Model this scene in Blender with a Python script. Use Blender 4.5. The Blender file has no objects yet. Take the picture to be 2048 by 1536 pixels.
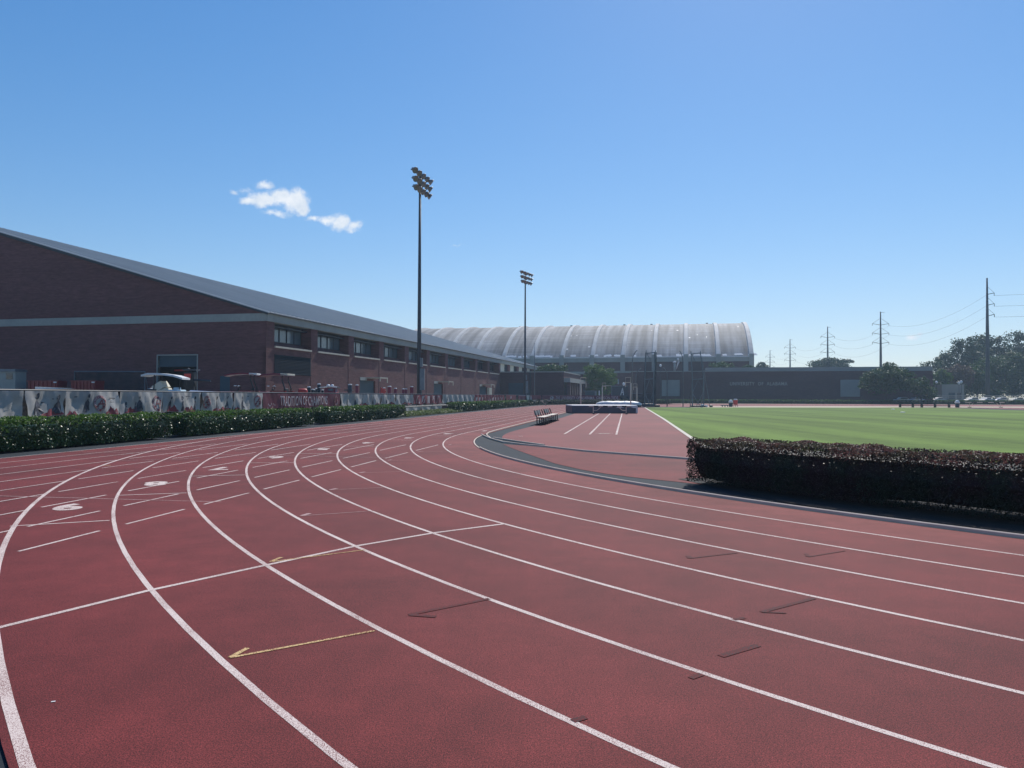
import bpy, math, random
import numpy as np
from mathutils import Vector, Matrix
R_=math.radians
random.seed(7); rng=np.random.default_rng(7)
SC=bpy.context.scene; COL=SC.collection

# ------------------------------------------------------------------ camera
F=1520.0; PITCH=0.01666; ROLL=0.003; H=1.618           # focal length in pixels of a 2048 px wide frame
cam_d=bpy.data.cameras.new('camera'); cam=bpy.data.objects.new('camera',cam_d); COL.objects.link(cam)
cam_d.sensor_width=36; cam_d.lens=F/2048*36; cam_d.clip_start=.05; cam_d.clip_end=6000
_c,_s=math.cos(ROLL),math.sin(ROLL); _cp,_sp=math.cos(PITCH),math.sin(PITCH)
_r=Vector((_c,-_s*_sp,_s*_cp)); _u=Vector((-_s,-_c*_sp,_c*_cp)); _b=-Vector((0,_cp,_sp))
cam.matrix_world=Matrix(((_r.x,_u.x,_b.x,0),(_r.y,_u.y,_b.y,0),(_r.z,_u.z,_b.z,H),(0,0,0,1)))
SC.camera=cam
# ------------------------------------------------------------------ sky, sun, exposure
SUN_EL,SUN_AZ=R_(43),R_(19)
SC.view_settings.view_transform='Standard'; SC.view_settings.look='None'
SC.view_settings.exposure=0.1; SC.view_settings.gamma=1
W=bpy.data.worlds.new('World'); SC.world=W; W.use_nodes=True
def world_nodes():
    nt=W.node_tree; N=nt.nodes; L=nt.links; N.clear()
    out=N.new('ShaderNodeOutputWorld'); bg=N.new('ShaderNodeBackground'); sky=N.new('ShaderNodeTexSky')
    sky.sky_type='NISHITA'; sky.sun_disc=False; sky.sun_elevation=SUN_EL; sky.sun_rotation=SUN_AZ
    sky.air_density=1.15; sky.dust_density=.15; sky.ozone_density=2.6; sky.altitude=60
    bg.inputs[1].default_value=.105
    hs=N.new('ShaderNodeHueSaturation'); hs.inputs['Saturation'].default_value=1.27
    def vmul(a,k,op='MULTIPLY'):
        v=N.new('ShaderNodeVectorMath'); v.operation=op; L.new(a,v.inputs[0])
        if isinstance(k,(int,float)): v.inputs[1].default_value=(k,)*3
        else: L.new(k,v.inputs[1])
        return v.outputs[0]
    den=vmul(vmul(sky.outputs[0],.055),1.0,'ADD'); tint=N.new('ShaderNodeVectorMath'); tint.operation='MULTIPLY'; tint.inputs[1].default_value=(.87,.94,1.09)
    L.new(vmul(vmul(sky.outputs[0],1.25),den,'DIVIDE'),tint.inputs[0]); L.new(tint.outputs[0],hs.inputs['Color'])
    def math_(op,a,b=None,c=None,cl=False):
        m=N.new('ShaderNodeMath'); m.operation=op; m.use_clamp=cl
        for i,v in enumerate((a,b,c)):
            if v is None: continue
            if isinstance(v,(int,float)): m.inputs[i].default_value=v
            else: L.new(v,m.inputs[i])
        return m.outputs[0]
    tc=N.new('ShaderNodeTexCoord'); sp=N.new('ShaderNodeSeparateXYZ'); L.new(tc.outputs['Generated'],sp.inputs[0])
    yy=math_('MAXIMUM',sp.outputs[1],.05)
    az=math_('DIVIDE',sp.outputs[0],yy); el=math_('DIVIDE',sp.outputs[2],yy)     # compass bearing and height of a sky direction
    def noise(scale,detail,rough=.6):
        n=N.new('ShaderNodeTexNoise'); n.inputs['Scale'].default_value=scale; n.inputs['Detail'].default_value=detail
        n.inputs['Roughness'].default_value=rough; L.new(tc.outputs['Generated'],n.inputs['Vector']); return n
    n1=noise(34,6,.62); n2=noise(120,8,.65); s1=N.new('ShaderNodeSeparateXYZ'); L.new(n1.outputs['Color'],s1.inputs[0])
    az2=math_('ADD',az,math_('MULTIPLY',math_('SUBTRACT',s1.outputs[0],.5),.022))
    el2=math_('ADD',el,math_('MULTIPLY',math_('SUBTRACT',s1.outputs[1],.5),.020))
    def px(u,v): return (u-1024)/F,(793.3-v)/F
    blobs=[(497,403,24,10,.9),(525,400,34,15,1),(560,395,30,18,1),(590,400,26,24,1),(600,418,17,14,.9),(625,437,22,7,.55),
           (655,438,22,10,.75),(680,444,20,14,1),(705,452,20,12,.75),(462,385,11,8,.45),(490,380,20,7,.4),(528,371,20,9,.6),(550,426,34,8,.5),
           (911,491,16,4,.25),(1825,670,16,6,.6),(1836,664,9,5,.45)]
    acc=None
    for u,v,ru,rv,st in blobs:
        a,e=px(u,v)
        dx=math_('DIVIDE',math_('SUBTRACT',az2,a),ru/F); dy=math_('DIVIDE',math_('SUBTRACT',el2,e),rv/F)
        d=math_('SQRT',math_('ADD',math_('MULTIPLY',dx,dx),math_('MULTIPLY',dy,dy)))
        m=math_('MULTIPLY',math_('SUBTRACT',1.42,d),st)
        acc=m if acc is None else math_('MAXIMUM',acc,m)
    mask=math_('ADD',acc,math_('MULTIPLY',math_('SUBTRACT',n2.outputs[0],.50),1.15))
    mr=N.new('ShaderNodeMapRange'); mr.interpolation_type='SMOOTHSTEP'
    L.new(mask,mr.inputs['Value']); mr.inputs['From Min'].default_value=.10; mr.inputs['From Max'].default_value=.95
    mr.inputs['To Max'].default_value=.93
    cr=N.new('ShaderNodeValToRGB'); L.new(n1.outputs[0],cr.inputs[0])
    cr.color_ramp.elements[0].position=.35; cr.color_ramp.elements[0].color=(6.0,6.8,7.8,1)
    cr.color_ramp.elements[1].position=.6; cr.color_ramp.elements[1].color=(8.2,8.5,8.9,1)
    mx=N.new('ShaderNodeMix'); mx.data_type='RGBA'
    L.new(mr.outputs[0],mx.inputs[0]); L.new(hs.outputs[0],mx.inputs[6]); L.new(cr.outputs[0],mx.inputs[7])
    L.new(mx.outputs[2],bg.inputs[0]); L.new(bg.outputs[0],out.inputs[0])
world_nodes()
sd=bpy.data.lights.new('sun','SUN'); sd.energy=4.5; sd.angle=R_(.5); sd.color=(1,.95,.88)
sun=bpy.data.objects.new('sun',sd); COL.objects.link(sun)
SDIR=Vector((math.sin(SUN_AZ)*math.cos(SUN_EL),math.cos(SUN_AZ)*math.cos(SUN_EL),math.sin(SUN_EL)))
sun.rotation_euler=(SDIR).to_track_quat('Z','Y').to_euler(); sun.location=(40,80,90)

# ------------------------------------------------------------------ pixel -> place helpers
def ray(u,v):
    x=(u-1024)/F; z=-(v-768)/F
    x,z=_c*x-_s*z,_s*x+_c*z
    y2=_cp-_sp*z; z2=_sp+_cp*z
    return x,y2,z2
def G(u,v,z=0.0):
    x,y,zz=ray(u,v); t=(z-H)/zz
    return (x*t,y*t)
def AT(u,v,Y):
    x,y,zz=ray(u,v); t=Y/y
    return (x*t,Y,H+zz*t)
# track frame: o = metres outside the kerb line, t = metres along the straight
VA=math.atan(229/1520); D_=np.array([math.sin(VA),math.cos(VA)]); N_=np.array([-math.cos(VA),math.sin(VA)])
CC=np.array([29.4213,28.6588]); RK=30.834; LW=1.067; SL=106.0
C2=CC+D_*SL
def P(o,t): q=CC+N_*(RK+o)+D_*t; return (q[0],q[1])
def OT(x,y): q=np.array([x,y])-CC; return float(N_@q-RK),float(D_@q)
def arc(o,f,far=False):                       # f degrees from the left tangent point round the bend
    c=C2 if far else CC; a=R_(f); q=c+(RK+o)*(N_*math.cos(a)+(D_ if far else -D_)*math.sin(a)); return (q[0],q[1])
def YO(u,o):                                   # point of the line o=const seen in column u
    a=(u-1024)/F; Y=(RK+o-N_[0]*-CC[0]*1.0+N_[1]*CC[1])/(N_[1]+N_[0]*a) if False else (RK+o+N_@CC)/(N_[1]+N_[0]*a)
    return (a*Y,Y)
def TU(u,o): return OT(*YO(u,o))[1]
# ------------------------------------------------------------------ mesh builder
class MB:
    def __init__(s): s.v=[]; s.f=[]
    def add(s,vs,fs):
        b=len(s.v); s.v+= [tuple(p) for p in vs]; s.f+=[tuple(b+i for i in f) for f in fs]; return s
    def box(s,x0,x1,y0,y1,z0,z1,M=None):
        vs=[(x,y,z) for z in (z0,z1) for y in (y0,y1) for x in (x0,x1)]
        if M is not None: vs=[tuple(M@Vector(p)) for p in vs]
        return s.add(vs,[(0,2,3,1),(4,5,7,6),(0,1,5,4),(2,6,7,3),(0,4,6,2),(1,3,7,5)])
    def quad(s,a,b,c,d): return s.add([a,b,c,d],[(0,1,2,3)])
    def tube(s,pts,r,n=8,cap=True):
        pts=[Vector(p) for p in pts]; rs=r if isinstance(r,(list,tuple)) else [r]*len(pts)
        vs=[];fs=[]
        for i,p in enumerate(pts):
            d=(pts[min(i+1,len(pts)-1)]-pts[max(i-1,0)]).normalized()
            a=d.cross(Vector((0,0,1)))
            if a.length<.01: a=Vector((1,0,0))
            a.normalize(); b=d.cross(a)
            for k in range(n):
                t=2*math.pi*k/n; vs.append(p+(a*math.cos(t)+b*math.sin(t))*rs[i])
        for i in range(len(pts)-1):
            for k in range(n):
                k2=(k+1)%n; fs.append((i*n+k,i*n+k2,(i+1)*n+k2,(i+1)*n+k))
        if cap: fs.append(tuple(range(n))[::-1]); fs.append(tuple((len(pts)-1)*n+k for k in range(n)))
        return s.add(vs,fs)
    def lathe(s,prof,c=(0,0,0),n=14,M=None):
        vs=[];fs=[]
        for r,z in prof:
            for k in range(n):
                t=2*math.pi*k/n; p=Vector((r*math.cos(t),r*math.sin(t),z))
                if M is not None: p=M@p
                vs.append((p.x+c[0],p.y+c[1],p.z+c[2]))
        for i in range(len(prof)-1):
            for k in range(n):
                k2=(k+1)%n; fs.append((i*n+k,i*n+k2,(i+1)*n+k2,(i+1)*n+k))
        fs.append(tuple(range(n))[::-1]); fs.append(tuple((len(prof)-1)*n+k for k in range(n)))
        return s.add(vs,fs)
    def strip(s,A,B):
        n=len(A); return s.add(list(A)+list(B),[(i,i+1,n+i+1,n+i) for i in range(n-1)])
    def extr(s,poly,x0,x1):                     # y-z outline extruded along x
        n=len(poly); return s.add([(x0,y,z) for y,z in poly]+[(x1,y,z) for y,z in poly],
            [tuple(range(n)),tuple(range(2*n-1,n-1,-1))]+[(i,n+i,n+(i+1)%n,(i+1)%n) for i in range(n)])
    def build(s,name,mat,parent=None,smooth=False,bevel=0):
        me=bpy.data.meshes.new(name); me.from_pydata(s.v,[],s.f); me.materials.append(mat); me.update()
        if smooth: me.polygons.foreach_set('use_smooth',[True]*len(me.polygons))
        o=bpy.data.objects.new(name,me); COL.objects.link(o)
        if parent: o.parent=parent
        if bevel:
            m=o.modifiers.new('bevel','BEVEL'); m.width=bevel; m.segments=2; m.limit_method='ANGLE'
        return o
def tag(o,label=None,cat=None,group=None,kind=None):
    for k,v in (('label',label),('category',cat),('group',group),('kind',kind)):
        if v: o[k]=v
    return o
def thing(name,label,cat,loc=(0,0,0),rz=0,group=None):
    o=bpy.data.objects.new(name,None); COL.objects.link(o); o.location=loc; o.rotation_euler=(0,0,rz)
    o.empty_display_size=.3
    return tag(o,label,cat,group)
def part(o,label): o['label']=label; return o
def copy_tree(o,parent=None):
    c=o.copy(); COL.objects.link(c); c.parent=parent
    for ch in list(o.children): copy_tree(ch,c)
    return c
# ------------------------------------------------------------------ materials
def mat(name,col,rough=.7,noise=None,bump=None,spec=.5,metal=0,col2=None,stretch=None,trans=0,sheen=0,alpha=None):
    m=bpy.data.materials.new(name); m.use_nodes=True; nt=m.node_tree; N=nt.nodes; L=nt.links
    b=N['Principled BSDF']; b.inputs['Roughness'].default_value=rough; b.inputs['Metallic'].default_value=metal
    b.inputs['Specular IOR Level'].default_value=spec
    c=(*col,1); b.inputs['Base Color'].default_value=c
    tc=N.new('ShaderNodeTexCoord'); vec=tc.outputs['Object']
    if stretch:
        mp=N.new('ShaderNodeMapping'); mp.inputs['Scale'].default_value=stretch; L.new(vec,mp.inputs[0]); vec=mp.outputs[0]
    if noise:
        prev=None
        for sc,amt,det in noise:
            n=N.new('ShaderNodeTexNoise'); n.inputs['Scale'].default_value=sc; n.inputs['Detail'].default_value=det
            L.new(vec,n.inputs['Vector'])
            mr=N.new('ShaderNodeMapRange'); L.new(n.outputs[0],mr.inputs[0])
            mr.inputs[1].default_value=.3; mr.inputs[2].default_value=.7; mr.inputs[3].default_value=1-amt; mr.inputs[4].default_value=1+amt
            if prev is None: prev=mr.outputs[0]
            else:
                mu=N.new('ShaderNodeMath'); mu.operation='MULTIPLY'; L.new(prev,mu.inputs[0]); L.new(mr.outputs[0],mu.inputs[1]); prev=mu.outputs[0]
        vm=N.new('ShaderNodeVectorMath'); vm.operation='SCALE'; vm.inputs[0].default_value=col; L.new(prev,vm.inputs['Scale'])
        src=vm.outputs[0]
        if col2:
            n=N.new('ShaderNodeTexNoise'); n.inputs['Scale'].default_value=noise[0][0]*1.7; n.inputs['Detail'].default_value=3; L.new(vec,n.inputs['Vector'])
            r=N.new('ShaderNodeValToRGB'); r.color_ramp.elements[0].position=.42; r.color_ramp.elements[1].position=.62; L.new(n.outputs[0],r.inputs[0])
            mx=N.new('ShaderNodeMix'); mx.data_type='RGBA'; L.new(r.outputs[0],mx.inputs[0]); L.new(src,mx.inputs[6]); mx.inputs[7].default_value=(*col2,1)
            src=mx.outputs[2]
        L.new(src,b.inputs['Base Color'])
    if bump:
        n=N.new('ShaderNodeTexNoise'); n.inputs['Scale'].default_value=bump[0]; n.inputs['Detail'].default_value=3; L.new(vec,n.inputs['Vector'])
        bp=N.new('ShaderNodeBump'); bp.inputs['Strength'].default_value=bump[1]; bp.inputs['Distance'].default_value=bump[2]
        L.new(n.outputs[0],bp.inputs['Height']); L.new(bp.outputs[0],b.inputs['Normal'])
    if sheen: b.inputs['Sheen Weight'].default_value=sheen; b.inputs['Sheen Roughness'].default_value=.5
    if trans:
        out=N['Material Output']; tr=N.new('ShaderNodeBsdfTranslucent'); ms=N.new('ShaderNodeMixShader'); ms.inputs[0].default_value=trans
        cs=b.inputs['Base Color']
        if cs.is_linked: L.new(cs.links[0].from_socket,tr.inputs[0])
        else: tr.inputs[0].default_value=c
        L.new(b.outputs[0],ms.inputs[1]); L.new(tr.outputs[0],ms.inputs[2]); L.new(ms.outputs[0],out.inputs[0])
    return m
M={}
M['track']=mat('red_track_rubber',(.148,.0225,.0222),.85,[(.35,.24,4),(2.2,.12,3),(9,.08,3),(55,.22,2),(150,.75,1)],(170,.5,.004),spec=.25)
M['runway']=mat('red_runway_rubber',(.175,.030,.030),.85,[(.5,.16,3),(.12,.12,2),(130,.3,2)],(170,.4,.004),spec=.35)
M['asphalt']=mat('dark_asphalt',(.020,.028,.036),.9,[(.6,.12,3),(90,.35,2)],(120,.5,.004),spec=.25)
M['ground']=mat('dry_ground',(.07,.085,.035),.95,[(.05,.25,4),(2,.2,3)],(8,.4,.03))
M['shade_soil']=mat('soil_and_shade',(.022,.018,.016),.95,[(6,.4,4)],(30,.7,.02))  # dark enough that the bed also paints in the hedge's shade
M['yard']=mat('yard_concrete',(.22,.21,.19),.9,[(.3,.15,4)])
M['sand']=mat('pale_sand',(.46,.38,.27),.95,[(.4,.1,3)])
M['concrete']=mat('grey_concrete',(.32,.325,.29),.85,[(.25,.10,4),(3,.06,3)])
M['cap']=mat('cream_stone',(.52,.47,.38),.8,[(2,.1,3)])
M['white']=mat('white_paint',(.72,.70,.68),.6,[(3,.05,3)])
M['whitemetal']=mat('white_aluminium',(.62,.50,.41),.7,[(2,.08,3)],spec=.1)
M['steel']=mat('grey_steel',(.16,.18,.2),.45,[(2,.15,3)],metal=.3)
M['darksteel']=mat('dark_steel',(.035,.042,.055),.5,[(3,.2,3)])
M['black']=mat('black_plastic',(.012,.013,.016),.5,[(4,.2,2)])
M['rubber']=mat('black_rubber',(.015,.015,.016),.85,[(8,.2,2)])
M['red']=mat('red_paint',(.22,.014,.022),.35,[(3,.12,3)])
M['brightred']=mat('bright_red_vinyl',(.55,.045,.035),.5,[(3,.1,3)])
M['crimson']=mat('crimson_vinyl',(.20,.018,.035),.55,[(2,.15,3)])
M['maroon']=mat('maroon_vinyl',(.13,.016,.034),.6,[(1.4,.2,3)],trans=.15)
M['banner']=mat('white_banner_vinyl',(.40,.385,.36),.6,[(.9,.22,4),(4,.10,3)],trans=.15)
M['bannerred']=mat('red_print',(.21,.032,.042),.6,[(5,.35,4)],trans=.15)
M['bannergrey']=mat('grey_print',(.055,.06,.08),.6,[(9,.6,4)],trans=.1)
M['bannertext']=mat('pale_print',(.50,.42,.42),.6,[(6,.15,3)],trans=.15)
M['matvinyl']=mat('navy_grey_vinyl',(.066,.066,.092),.5,[(1.5,.12,3)],(3,.3,.02))
M['matwhite']=mat('white_vinyl_cover',(.62,.62,.62),.5,[(2,.1,3)],(2.2,.7,.06))
M['wood']=mat('bench_board',(.50,.42,.34),.6,[(3,.15,4)],stretch=(1,6,6))
M['benchgrey']=mat('grey_bench_board',(.10,.11,.12),.7,[(3,.2,4)])
M['glass']=mat('sky_glass',(.10,.14,.165),.16,[(.4,.2,2)],spec=.8)
M['darkglass']=mat('dark_glass',(.02,.035,.055),.12,[(.4,.3,2)],spec=.8)
M['frame']=mat('bronze_frame',(.02,.022,.028),.5,[(4,.1,2)])
M['door']=mat('blue_green_door',(.035,.065,.085),.6,[(1,.1,3)])
M['louvre']=mat('dark_louvre',(.014,.022,.032),.8,[(3,.1,2)],spec=.1)
M['roof']=mat('grey_metal_roof',(.42,.44,.45),.5,[(.15,.06,4)])
M['lightwall']=mat('beige_render',(.30,.28,.25),.85,[(.5,.06,3)])
M['bark']=mat('tree_bark',(.06,.045,.035),.95,[(4,.3,4)],(12,.8,.03))
M['lamp']=mat('lamp_reflector',(.20,.17,.16),.4,[(3,.2,2)],metal=.3)
M['globe']=mat('white_globe',(.75,.76,.78),.3,[(2,.03,2)])
M['wire']=mat('power_cable',(.10,.13,.17),.6,[(1,.05,1)])
M['pylon']=mat('weathered_steel_pole',(.07,.08,.09),.7,[(1,.15,3)])
M['blueplastic']=mat('pale_blue_plastic',(.42,.55,.62),.45,[(2,.06,2)])
M['silver']=mat('silver_panel',(.50,.52,.58),.25,[(1,.1,3)],metal=.5)
M['cream']=mat('cream_panel',(.55,.52,.42),.6,[(1.5,.08,3)])
def leafmat(name,col,trans=.35,amt=.45,col2=None,spec=.25,rough=.55):
    return mat(name,col,rough,[(1.2,amt*.4,3),(14,amt,2)],spec=spec,trans=trans,col2=col2)
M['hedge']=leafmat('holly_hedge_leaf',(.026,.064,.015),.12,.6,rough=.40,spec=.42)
M['hedgetop_lit']=leafmat('sunlit_hedge_leaf',(.075,.150,.026),.35,.5)  # paler leaf colour that paints sunlight onto the green hedge tops
M['hedgefar']=leafmat('far_hedge_leaf',(.028,.055,.026),.2,.4)
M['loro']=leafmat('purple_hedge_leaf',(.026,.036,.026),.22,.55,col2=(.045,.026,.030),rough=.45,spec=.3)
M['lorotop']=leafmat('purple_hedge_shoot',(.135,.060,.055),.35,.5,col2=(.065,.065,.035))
M['oak']=leafmat('oak_leaf',(.050,.098,.028),.3,.45)
M['pine']=leafmat('dark_tree_leaf',(.030,.068,.026),.25,.4)
M['lime']=leafmat('light_tree_leaf',(.075,.14,.03),.4,.4)
M['myrtle']=leafmat('pink_tree_leaf',(.10,.075,.055),.35,.4)
M['cover']=leafmat('ground_cover_leaf',(.13,.17,.06),.4,.4)
def brickmat(name,c1,c2,mortar,amt=.12):
    m=mat(name,c1,.9,[(.12,amt,4),(1.1,.10,3),(2.6,.22,4)],stretch=(.35,.35,2.2)); nt=m.node_tree; N=nt.nodes; L=nt.links; b=N['Principled BSDF']
    src=b.inputs['Base Color'].links[0].from_socket
    tc=N.new('ShaderNodeTexCoord'); sx=N.new('ShaderNodeSeparateXYZ'); L.new(tc.outputs['Object'],sx.inputs[0])
    ad=N.new('ShaderNodeMath'); ad.operation='ADD'; L.new(sx.outputs[0],ad.inputs[0]); L.new(sx.outputs[1],ad.inputs[1])
    cb=N.new('ShaderNodeCombineXYZ'); L.new(ad.outputs[0],cb.inputs[0]); L.new(sx.outputs[2],cb.inputs[1])
    br=N.new('ShaderNodeTexBrick'); br.inputs['Scale'].default_value=1; br.inputs['Brick Width'].default_value=.30; br.inputs['Row Height'].default_value=.10
    br.inputs['Mortar Size'].default_value=.010; br.inputs['Color1'].default_value=(1,1,1,1); br.inputs['Color2'].default_value=(c2/c1[0],)*3+(1,); br.inputs['Mortar'].default_value=(mortar,)*3+(1,)
    L.new(cb.outputs[0],br.inputs[0])
    mx=N.new('ShaderNodeMix'); mx.data_type='RGBA'; mx.blend_type='MULTIPLY'; mx.inputs[0].default_value=1
    L.new(src,mx.inputs[6]); L.new(br.outputs[0],mx.inputs[7]); L.new(mx.outputs[2],b.inputs['Base Color'])
    return m
M['brick']=brickmat('red_brick',(.138,.054,.052),.10,1.3)
M['brickfar']=brickmat('brown_brick',(.095,.046,.046),.075,1.3)
def line_mat(name,col,wear=.5,scale=140,colr=(.148,.0225,.0222)):
    m=bpy.data.materials.new(name); m.use_nodes=True; nt=m.node_tree; N=nt.nodes; L=nt.links; b=N['Principled BSDF']
    b.inputs['Roughness'].default_value=.85; b.inputs['Specular IOR Level'].default_value=.15
    tc=N.new('ShaderNodeTexCoord'); n=N.new('ShaderNodeTexNoise'); n.inputs['Scale'].default_value=scale; n.inputs['Detail'].default_value=2.5
    L.new(tc.outputs['Object'],n.inputs['Vector'])
    n2=N.new('ShaderNodeTexNoise'); n2.inputs['Scale'].default_value=1.3; L.new(tc.outputs['Object'],n2.inputs['Vector'])
    ad=N.new('ShaderNodeMath'); ad.operation='MULTIPLY_ADD'; L.new(n2.outputs[0],ad.inputs[0]); ad.inputs[1].default_value=.25; L.new(n.outputs[0],ad.inputs[2])
    r=N.new('ShaderNodeValToRGB'); r.color_ramp.elements[0].position=.42+.25*wear; r.color_ramp.elements[0].color=(*colr,1)
    r.color_ramp.elements[1].position=.50+.28*wear; r.color_ramp.elements[1].color=(*col,1)
    L.new(ad.outputs[0],r.inputs[0]); L.new(r.outputs[0],b.inputs['Base Color'])
    bp=N.new('ShaderNodeBump'); bp.inputs['Strength'].default_value=.5; bp.inputs['Distance'].default_value=.004; L.new(n.outputs[0],bp.inputs['Height']); L.new(bp.outputs[0],b.inputs['Normal'])
    return m
M['line']=line_mat('white_line_paint',(.72,.60,.54),.36,230)
M['linefaint']=line_mat('worn_line_paint',(.50,.33,.31),.45)
M['lineyellow']=line_mat('yellow_line_paint',(.66,.46,.22),.5)
M['linedark']=line_mat('dark_line_paint',(.066,.036,.036),.58,colr=(.148,.0225,.0222))
def grass_mat():
    m=mat('mown_grass',(.118,.185,.032),.95,[(.06,.12,3),(1.5,.10,3),(40,.22,2)],None,spec=.15); nt=m.node_tree; N=nt.nodes; L=nt.links; b=N['Principled BSDF']
    src=b.inputs['Base Color'].links[0].from_socket
    tc=N.new('ShaderNodeTexCoord'); mp=N.new('ShaderNodeMapping'); mp.inputs['Rotation'].default_value=(0,0,R_(-62)); mp.inputs['Scale'].default_value=(.30,.02,1)
    L.new(tc.outputs['Object'],mp.inputs[0]); n=N.new('ShaderNodeTexNoise'); n.inputs['Scale'].default_value=1; n.inputs['Detail'].default_value=3; L.new(mp.outputs[0],n.inputs['Vector'])
    mr=N.new('ShaderNodeMapRange'); L.new(n.outputs[0],mr.inputs[0]); mr.inputs[1].default_value=.35; mr.inputs[2].default_value=.65; mr.inputs[3].default_value=.72; mr.inputs[4].default_value=1.28
    vm=N.new('ShaderNodeVectorMath'); vm.operation='SCALE'; L.new(src,vm.inputs[0]); L.new(mr.outputs[0],vm.inputs['Scale']); L.new(vm.outputs[0],b.inputs['Base Color'])
    return m
M['grass']=grass_mat()
def vault_mat():
    m=mat('stained_membrane_roof',(.235,.23,.225),.8,[(.10,.22,5),(.7,.14,4)],stretch=(1,.35,.35)); nt=m.node_tree; N=nt.nodes; L=nt.links; b=N['Principled BSDF']
    src=b.inputs['Base Color'].links[0].from_socket
    tc=N.new('ShaderNodeTexCoord')
    def streak(scl,lo,hi,det):
        mp=N.new('ShaderNodeMapping'); mp.inputs['Scale'].default_value=scl; L.new(tc.outputs['Object'],mp.inputs[0])
        n=N.new('ShaderNodeTexNoise'); n.inputs['Scale'].default_value=1; n.inputs['Detail'].default_value=det; L.new(mp.outputs[0],n.inputs['Vector'])
        mr=N.new('ShaderNodeMapRange'); L.new(n.outputs[0],mr.inputs[0]); mr.inputs[1].default_value=.35; mr.inputs[2].default_value=.65; mr.inputs[3].default_value=lo; mr.inputs[4].default_value=hi
        return mr.outputs[0]
    a=streak((.55,.03,.03),.58,1.42,4); c=streak((.03,1.5,1.5),.78,1.18,2)      # run-off stains, lap seams
    mu=N.new('ShaderNodeMath'); mu.operation='MULTIPLY'; L.new(a,mu.inputs[0]); L.new(c,mu.inputs[1])
    vm=N.new('ShaderNodeVectorMath'); vm.operation='SCALE'; L.new(src,vm.inputs[0]); L.new(mu.outputs[0],vm.inputs['Scale']); L.new(vm.outputs[0],b.inputs['Base Color'])
    return m
M['vault']=vault_mat()
def net_mat(name,col,fac):
    m=bpy.data.materials.new(name); m.use_nodes=True; nt=m.node_tree; N=nt.nodes; L=nt.links; b=N['Principled BSDF']; b.inputs['Base Color'].default_value=(*col,1)
    b.inputs['Roughness'].default_value=.9
    n=N.new('ShaderNodeTexNoise'); n.inputs['Scale'].default_value=.9; tc=N.new('ShaderNodeTexCoord'); L.new(tc.outputs['Object'],n.inputs['Vector'])
    mr=N.new('ShaderNodeMapRange'); L.new(n.outputs[0],mr.inputs[0]); mr.inputs[1].default_value=.3; mr.inputs[2].default_value=.7; mr.inputs[3].default_value=fac*.6; mr.inputs[4].default_value=min(1,fac*1.4)
    tr=N.new('ShaderNodeBsdfTransparent'); ms=N.new('ShaderNodeMixShader'); L.new(mr.outputs[0],ms.inputs[0]); L.new(tr.outputs[0],ms.inputs[1]); L.new(b.outputs[0],ms.inputs[2])
    L.new(ms.outputs[0],N['Material Output'].inputs[0]); return m
M['net']=net_mat('dark_netting',(.02,.03,.035),.52)
M['netthin']=net_mat('thin_netting',(.03,.04,.05),.2)
M['screen']=net_mat('dark_screen_mesh',(.02,.022,.03),.75)

# ------------------------------------------------------------------ flat things on the ground
def flat(name,poly,z,m,parent=None):
    return MB().add([(x,y,z) for x,y in poly],[tuple(range(len(poly)))]).build(name,m,parent)
def ring(name,path_in,path_out,z,m,parent=None):
    return MB().strip([(x,y,z) for x,y in path_in],[(x,y,z) for x,y in path_out]).build(name,m,parent)
def loop_path(o,f0=0,f1=180,nf=96,close=True):
    pts=[]
    for i in range(nf+1): pts.append(arc(o,180*i/nf))
    pts=pts[::-1]                                  # right tangent .. left tangent
    for i in range(1,8): pts.append(P(o,SL*i/8))
    for i in range(nf+1): pts.append(arc(o,180*i/nf,True))
    for i in range(1,9):
        q=np.array(arc(o,180,True))-D_*SL*i/8; pts.append((q[0],q[1]))
    return pts
OUT=9.25*LW
tag(MB().add([(-1500,-400,-.06),(1800,-400,-.06),(1800,2500,-.06),(-1500,2500,-.06)],[(0,1,2,3)]).build('ground',M['ground']),kind='structure')
a1=[P(-75,-75),P(-75,SL+75),P(12.6,SL+75),P(12.6,-75)]
tag(flat('asphalt_apron',[P(-80,-60),P(13.4,-60),P(13.4,SL+10),P(13.0,SL+46),P(-80,SL+46)],-.012,M['asphalt']),kind='structure')
track=ring('running_track',loop_path(0),loop_path(OUT-.20),0,M['track']); tag(track,kind='structure')
ch=MB().strip([(*P(.1,-60+i*5),-.005) for i in range(13)],[(*P(OUT,-60+i*5),-.005) for i in range(13)]).build('start_chute',M['track']); tag(ch,kind='structure')
# the straight's outer strip beyond the bend tangent
st2=MB().strip([(*P(OUT-.2,i*14),-.004) for i in range(9)],[(*P(OUT,i*14),-.004) for i in range(9)]).build('track_edge',M['track'],track)
red1=[G(u,v) for u,v in [(1078,849.5),(1068,851.6),(1055,854.6),(1042,858),(1030,861),(1020,864),(1012,867),(1006,871),(1004,874),(1007,879.5)]]
red1=[P(-1.0,108),P(-1.0,60),P(-1.05,30)]+red1+[G(1040,884),G(1089,891),G(1170,901),G(1383,916.5),P(-8.6,-9.5),P(-8.75,30),P(-8.9,86)]
rw=flat('vault_runway',red1,-.006,M['runway']); tag(rw,kind='structure')
red2=[G(u,v) for u,v in [(1006,888),(1020,894.5),(1041.8,902.5),(1070,912.5),(1110,926.5),(1160,938),(1212.6,947),(1280,955.5),(1349,962.3),(1400,968),(1500,968),(1500,930),(1383,919.5),(1170,903.5),(1088,894.3),(1047,890.5)]]
tag(flat('inner_bend_surface',red2,-.006,M['track']),kind='structure')
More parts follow.
